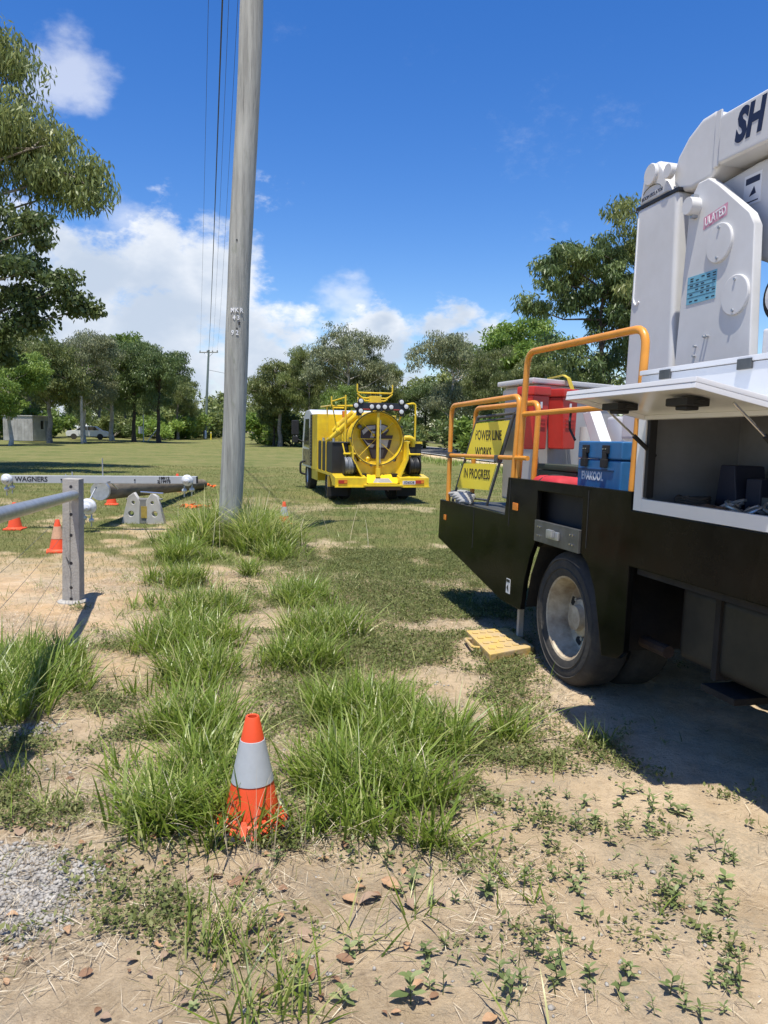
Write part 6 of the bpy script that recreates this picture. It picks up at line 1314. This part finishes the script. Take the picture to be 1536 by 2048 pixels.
def ground_cover():
    # short mixed herb/grass carpet of the middle ground
    f = lambda x, y: .25 * sstep(y, 6.2, 8.2) * sstep(y, 10.5, 8) * sstep(x, -1.8, -.8) + .75 * sstep(fbm(x * 2.2 + 5, y * 2.2, 4), .42, .60) * sstep(y, 2.9, 3.6) * sstep(x, -1.0, -.3) * sstep(x - .12 * y, .62, .2) + .22 * sstep(fbm(x * 3.2 + 2, y * 3.2 + 9, 4), .50, .66) * sstep(y, 3.2, 2.6) + sstep(blobs(x, y, WEED) + (fbm(x * 3, y * 3, 4) - .5) * 1.9, .30, 1.0)
    P = scatter(31000, f, (-3.0, 2.6, 2.2, 10.5)); n = len(P)
    # each sprig: 5 small leaves
    k = np.repeat(np.arange(n), 5); m = len(k); h = rng.uniform(.006, .05, n)[k] * rng.uniform(.5, 1, m)
    Q = P[k] + np.column_stack([rng.normal(0, .018, m), rng.normal(0, .018, m), h])
    ax = rng.normal(size=(m, 3)); ax[:, 2] = np.abs(ax[:, 2]) * .5 + .15; ax /= np.linalg.norm(ax, axis=1, keepdims=True)
    sd = np.cross(ax, np.array([0, 0, 1.]) + rng.normal(0, .3, (m, 3))); sd /= np.linalg.norm(sd, axis=1, keepdims=True)
    ll = rng.uniform(.010, .032, m)[:, None]; lw = ll * rng.uniform(.3, .6, m)[:, None]
    V = np.stack([Q, Q + ax * ll * .5 + sd * lw * .5, Q + ax * ll, Q + ax * ll * .5 - sd * lw * .5], 1).reshape(-1, 3)
    me = fast_mesh('low_weeds', V, np.arange(m * 4).reshape(-1, 4), WEEDM, np.repeat(np.clip(rng.random(n)[k] * .6 + rng.random(m) * .4, 0, 1), 4))
    tag(link_mesh('low_weeds', me), 'low creeping weeds between the long grass and the truck', 'weeds', kind='stuff')
    # thin grass through the carpet
    P = scatter(34000, lambda x, y: np.clip(f(x, y) * .8 + .10 * sstep(y, 2.2, 3) * (x < .6) + .6 * sstep(y, 6.0, 7.5) * sstep(x, -1.6, -1.0), 0, 1), (-3.6, 2.8, 2.0, 10.5)); n = len(P)
    me = blade_mesh('thin_grass', P, rng.uniform(.03, .10, n), rng.uniform(.002, .005, n), rng.uniform(0, 6.28, n), rng.uniform(.2, 1.2, n), rng.uniform(0, .6, n), 3, rng.random(n), TURF)
    tag(link_mesh('thin_grass', me), 'thin short grass scattered over the bare soil', 'grass', kind='stuff')
    # straw and twig litter lying flat
    g = lambda x, y: np.clip(.10 + .9 * sstep(fbm(x * 1.6 + 3, y * 1.6, 4), .46, .62) + .6 * blobs(x, y, LONG), 0, 1) * (.08 + .92 * sstep(x - .35 * (y - 2), .7, .0))
    P = scatter(75000, g, (-3.4, 1.7, 1.9, 8.6)); n = len(P); P[:, 2] += rng.uniform(.002, .012, n)
    me = blade_mesh('straw_litter', P, rng.uniform(.015, .10, n), rng.uniform(.0010, .0027, n), rng.uniform(0, 6.28, n), rng.uniform(1.3, 1.6, n), rng.normal(0, .15, n), 2, rng.random(n), STRAW, taper=6)
    tag(link_mesh('straw_litter', me), 'dry straw and fine twigs lying on the soil', 'litter', kind='stuff')
    # stones: loose gravel at the front left
    st = pmat('gravel_stone', (.40, .38, .345), .85, col2=(.22, .205, .185), vscale=18, bump=.3, bscale=80)
    P = scatter(5200, lambda x, y: gravel_mask(x, y) * .9 + .004 * (y < 5), (-2.4, 1.2, 1.9, 6.)); n = len(P)
    ico = np.array([(0, 0, 1), (.9, 0, .35), (.28, .85, .35), (-.72, .53, .3), (-.72, -.53, .35), (.28, -.85, .3), (.6, .45, -.5), (-.5, .3, -.5), (0, -.7, -.5)])
    fc = np.array([(0, 1, 2), (0, 2, 3), (0, 3, 4), (0, 4, 5), (0, 5, 1), (1, 6, 2), (2, 6, 7), (2, 7, 3), (3, 7, 4), (4, 7, 8), (4, 8, 5), (5, 8, 1), (1, 8, 6)])
    s = rng.uniform(.0035, .013, (n, 1)) * rng.uniform(.6, 1.3, (n, 3)); s[:, 2] *= .7; an = rng.uniform(0, 6.28, n); c, sn = np.cos(an)[:, None], np.sin(an)[:, None]
    J = ico[None] * (1 + rng.normal(0, .12, (n, 9, 3))); J = J * s[:, None, :]
    X = J[..., 0] * c - J[..., 1] * sn; Y = J[..., 0] * sn + J[..., 1] * c
    V = np.stack([X + P[:, 0:1], Y + P[:, 1:2], J[..., 2] + P[:, 2:3] + s[:, 2:3] * .3], -1).reshape(-1, 3)
    F = (fc[None] + (np.arange(n) * 9)[:, None, None]).reshape(-1, 3)
    tag(link_mesh('loose_gravel', fast_mesh('loose_gravel', V, F, st)), 'grey crushed-stone gravel spilt at the front left corner', 'gravel', kind='stuff')
ground_cover()

def seedlings():
    meshes = []
    for s in range(7):
        rg = np.random.default_rng(500 + s); V = []; F = []; tint = []
        hgt = rg.uniform(.025, .07); npair = rg.integers(2, 6); asp = (.5, .28, .62, .4, .22, .55, .34)[s]
        def leaf(p, ax, ln, wd):
            ax = ax / np.linalg.norm(ax); sd_ = np.cross(ax, [0, 0, 1.]); sd_ /= np.linalg.norm(sd_); nn = np.cross(sd_, ax); o = len(V)
            prof = [(0, .06), (.25, .7), (.5, 1), (.75, .75), (1, .04)]; t0 = rg.random()
            for (t, w) in prof:
                c = p + ax * ln * t - nn * ln * .28 * t * t
                V.extend([c - sd_ * wd * w * .5 + nn * wd * .14 * w, c, c + sd_ * wd * w * .5 + nn * wd * .14 * w]); tint.extend([t0] * 3)
            for i in range(4):
                for j in range(2): F.append((o + i * 3 + j, o + i * 3 + j + 1, o + i * 3 + j + 4, o + i * 3 + j + 3))
        ph = rg.uniform(0, 6.28)
        for k in range(npair):
            z = hgt * (k + 1) / npair; a = ph + k * 1.57
            for sg in (0, math.pi):
                ln = rg.uniform(.028, .045) * (1 - .12 * k); leaf(np.array([0, 0, z]), np.array([math.cos(a + sg), math.sin(a + sg), .35 + .25 * k + rg.normal(0, .15)]), ln, ln * asp * rg.uniform(.8, 1.2))
        o = len(V); w = .0018                                        # stem
        for z in (-.01, hgt):
            V.extend([np.array([w, 0, z]), np.array([-w * .5, w * .87, z]), np.array([-w * .5, -w * .87, z])]); tint.extend([.2] * 3)
        for j in range(3): F.append((o + j, o + (j + 1) % 3, o + 3 + (j + 1) % 3, o + 3 + j))
        meshes.append(fast_mesh('seedling', np.array(V), np.array(F), HERB, np.array(tint), smooth=True))
    f = lambda x, y: np.clip(.5 * sstep(x - .15 * (y - 2), .15, .6) * sstep(fbm(x * 3.4 + 1, y * 3.4, 3), .44, .62) + .18 * sstep(x, -.6, .2) * (blobs(x, y, LONG) < .4), 0, 1) * (x < .2 + .42 * y) * (road_t(x, y) < 0) * (y < 3.35 - .0 * x)
    P = scatter(250, f, (-.9, 1.75, 1.95, 4.2))
    # the larger ones in the very front
    big = [(822, 2010, 1.5), (1000, 1960, 1.4), (1115, 1975, 1.2), (1125, 1935, 1.2), (700, 1900, 1.0), (1180, 1960, 1.1), (915, 1930, 1.1), (600, 1985, 1.2), (1260, 1960, 1.0), (1340, 1990, 1.1), (1480, 1970, 1.2), (680, 2010, 1.2)]
    Pb = np.array([[*ground_pt(px, py)[:2], 0] for px, py, s in big]); sc = np.concatenate([np.clip(rng.lognormal(-.55, .35, len(P)), .25, 1.1), [s * .9 for *_, s in big]]); P = np.concatenate([P, Pb])
    for i, p in enumerate(P):
        o = link_mesh('seedling', meshes[i % 7]); o.location = (p[0], p[1], H(p[0], p[1])); o.rotation_euler = (rng.normal(0, .12), rng.normal(0, .12), rng.uniform(0, 6.28)); s = float(sc[i]); o.scale = (s, s, s * rng.uniform(.8, 1.2))
        tag(o, 'small green broad-leaved seedling sprouting from the bare sandy soil', 'seedling', 'seedlings sprouting on the sandy soil')
seedlings()

def dry_leaves():
    mats_ = [pmat('dry_leaf_brown', (.27, .15, .08), .75, col2=(.13, .07, .04), vscale=40), pmat('dry_leaf_tan', (.44, .28, .155), .7, col2=(.27, .15, .08), vscale=40), pmat('dry_leaf_dull', (.34, .24, .16), .8, col2=(.19, .13, .09), vscale=40)]
    meshes = []
    for s in range(6):
        rg = np.random.default_rng(800 + s); V = []; n = 9; cu = rg.uniform(.1, .5); rl = rg.uniform(-.3, .6)
        for i in range(n):
            t = i / (n - 1); w = .28 * math.sin(math.pi * (t * .94 + .03)) ** .8
            for j in (-1, -.5, 0, .5, 1): V.append((j * w * math.cos(rl * j) + rg.normal(0, .012), t - .5, cu * (.25 - (t - .5) ** 2) + .5 * abs(j * w) * (1 + rl) * .8 + rg.normal(0, .018)))
        F = [(i * 5 + j, i * 5 + j + 1, i * 5 + j + 6, i * 5 + j + 5) for i in range(n - 1) for j in range(4)]
        meshes.append(fast_mesh('dry_leaf', np.array(V), np.array(F), mats_[s % 3], smooth=True))
    spots = [(480, 1770, .10), (430, 1755, .07), (510, 1745, .08), (220, 1735, .06), (330, 1735, .06), (40, 1675, .08), (690, 1690, .09), (780, 1770, .09), (740, 1800, .10), (30, 1595, .07), (100, 1660, .06), (610, 1870, .08), (690, 1920, .07), (590, 1920, .06),
             (330, 1920, .05), (540, 1880, .05), (560, 1840, .06), (300, 1850, .05), (620, 1950, .07), (700, 1800, .08), (820, 1810, .07), (250, 1610, .05), (120, 1670, .05), (180, 1660, .06), (60, 1665, .06), (980, 2040, .06), (1130, 1865, .05), (800, 1225, .05), (760, 1160, .05)]
    sh = 'dry brown fallen leaves scattered on the soil'
    rg = random.Random(3)
    for k in range(75):
        spots.append((rg.uniform(0, 900), rg.uniform(1560, 2040), rg.uniform(.025, .055)))
    for i, (px, py, s) in enumerate(spots):
        p = ground_pt(px, py); o = link_mesh('dry_leaf', meshes[i % 6]); o.location = (p.x, p.y, H(p.x, p.y) + .006 + .06 * s); o.rotation_euler = (rg.gauss(0, .2), rg.gauss(0, .25), rg.uniform(0, 6.28)); s *= .82; o.scale = (s * rg.uniform(.8, 1.3), s, s)
        tag(o, 'dry curled brown leaf lying on the soil', 'leaf', sh)
dry_leaves()
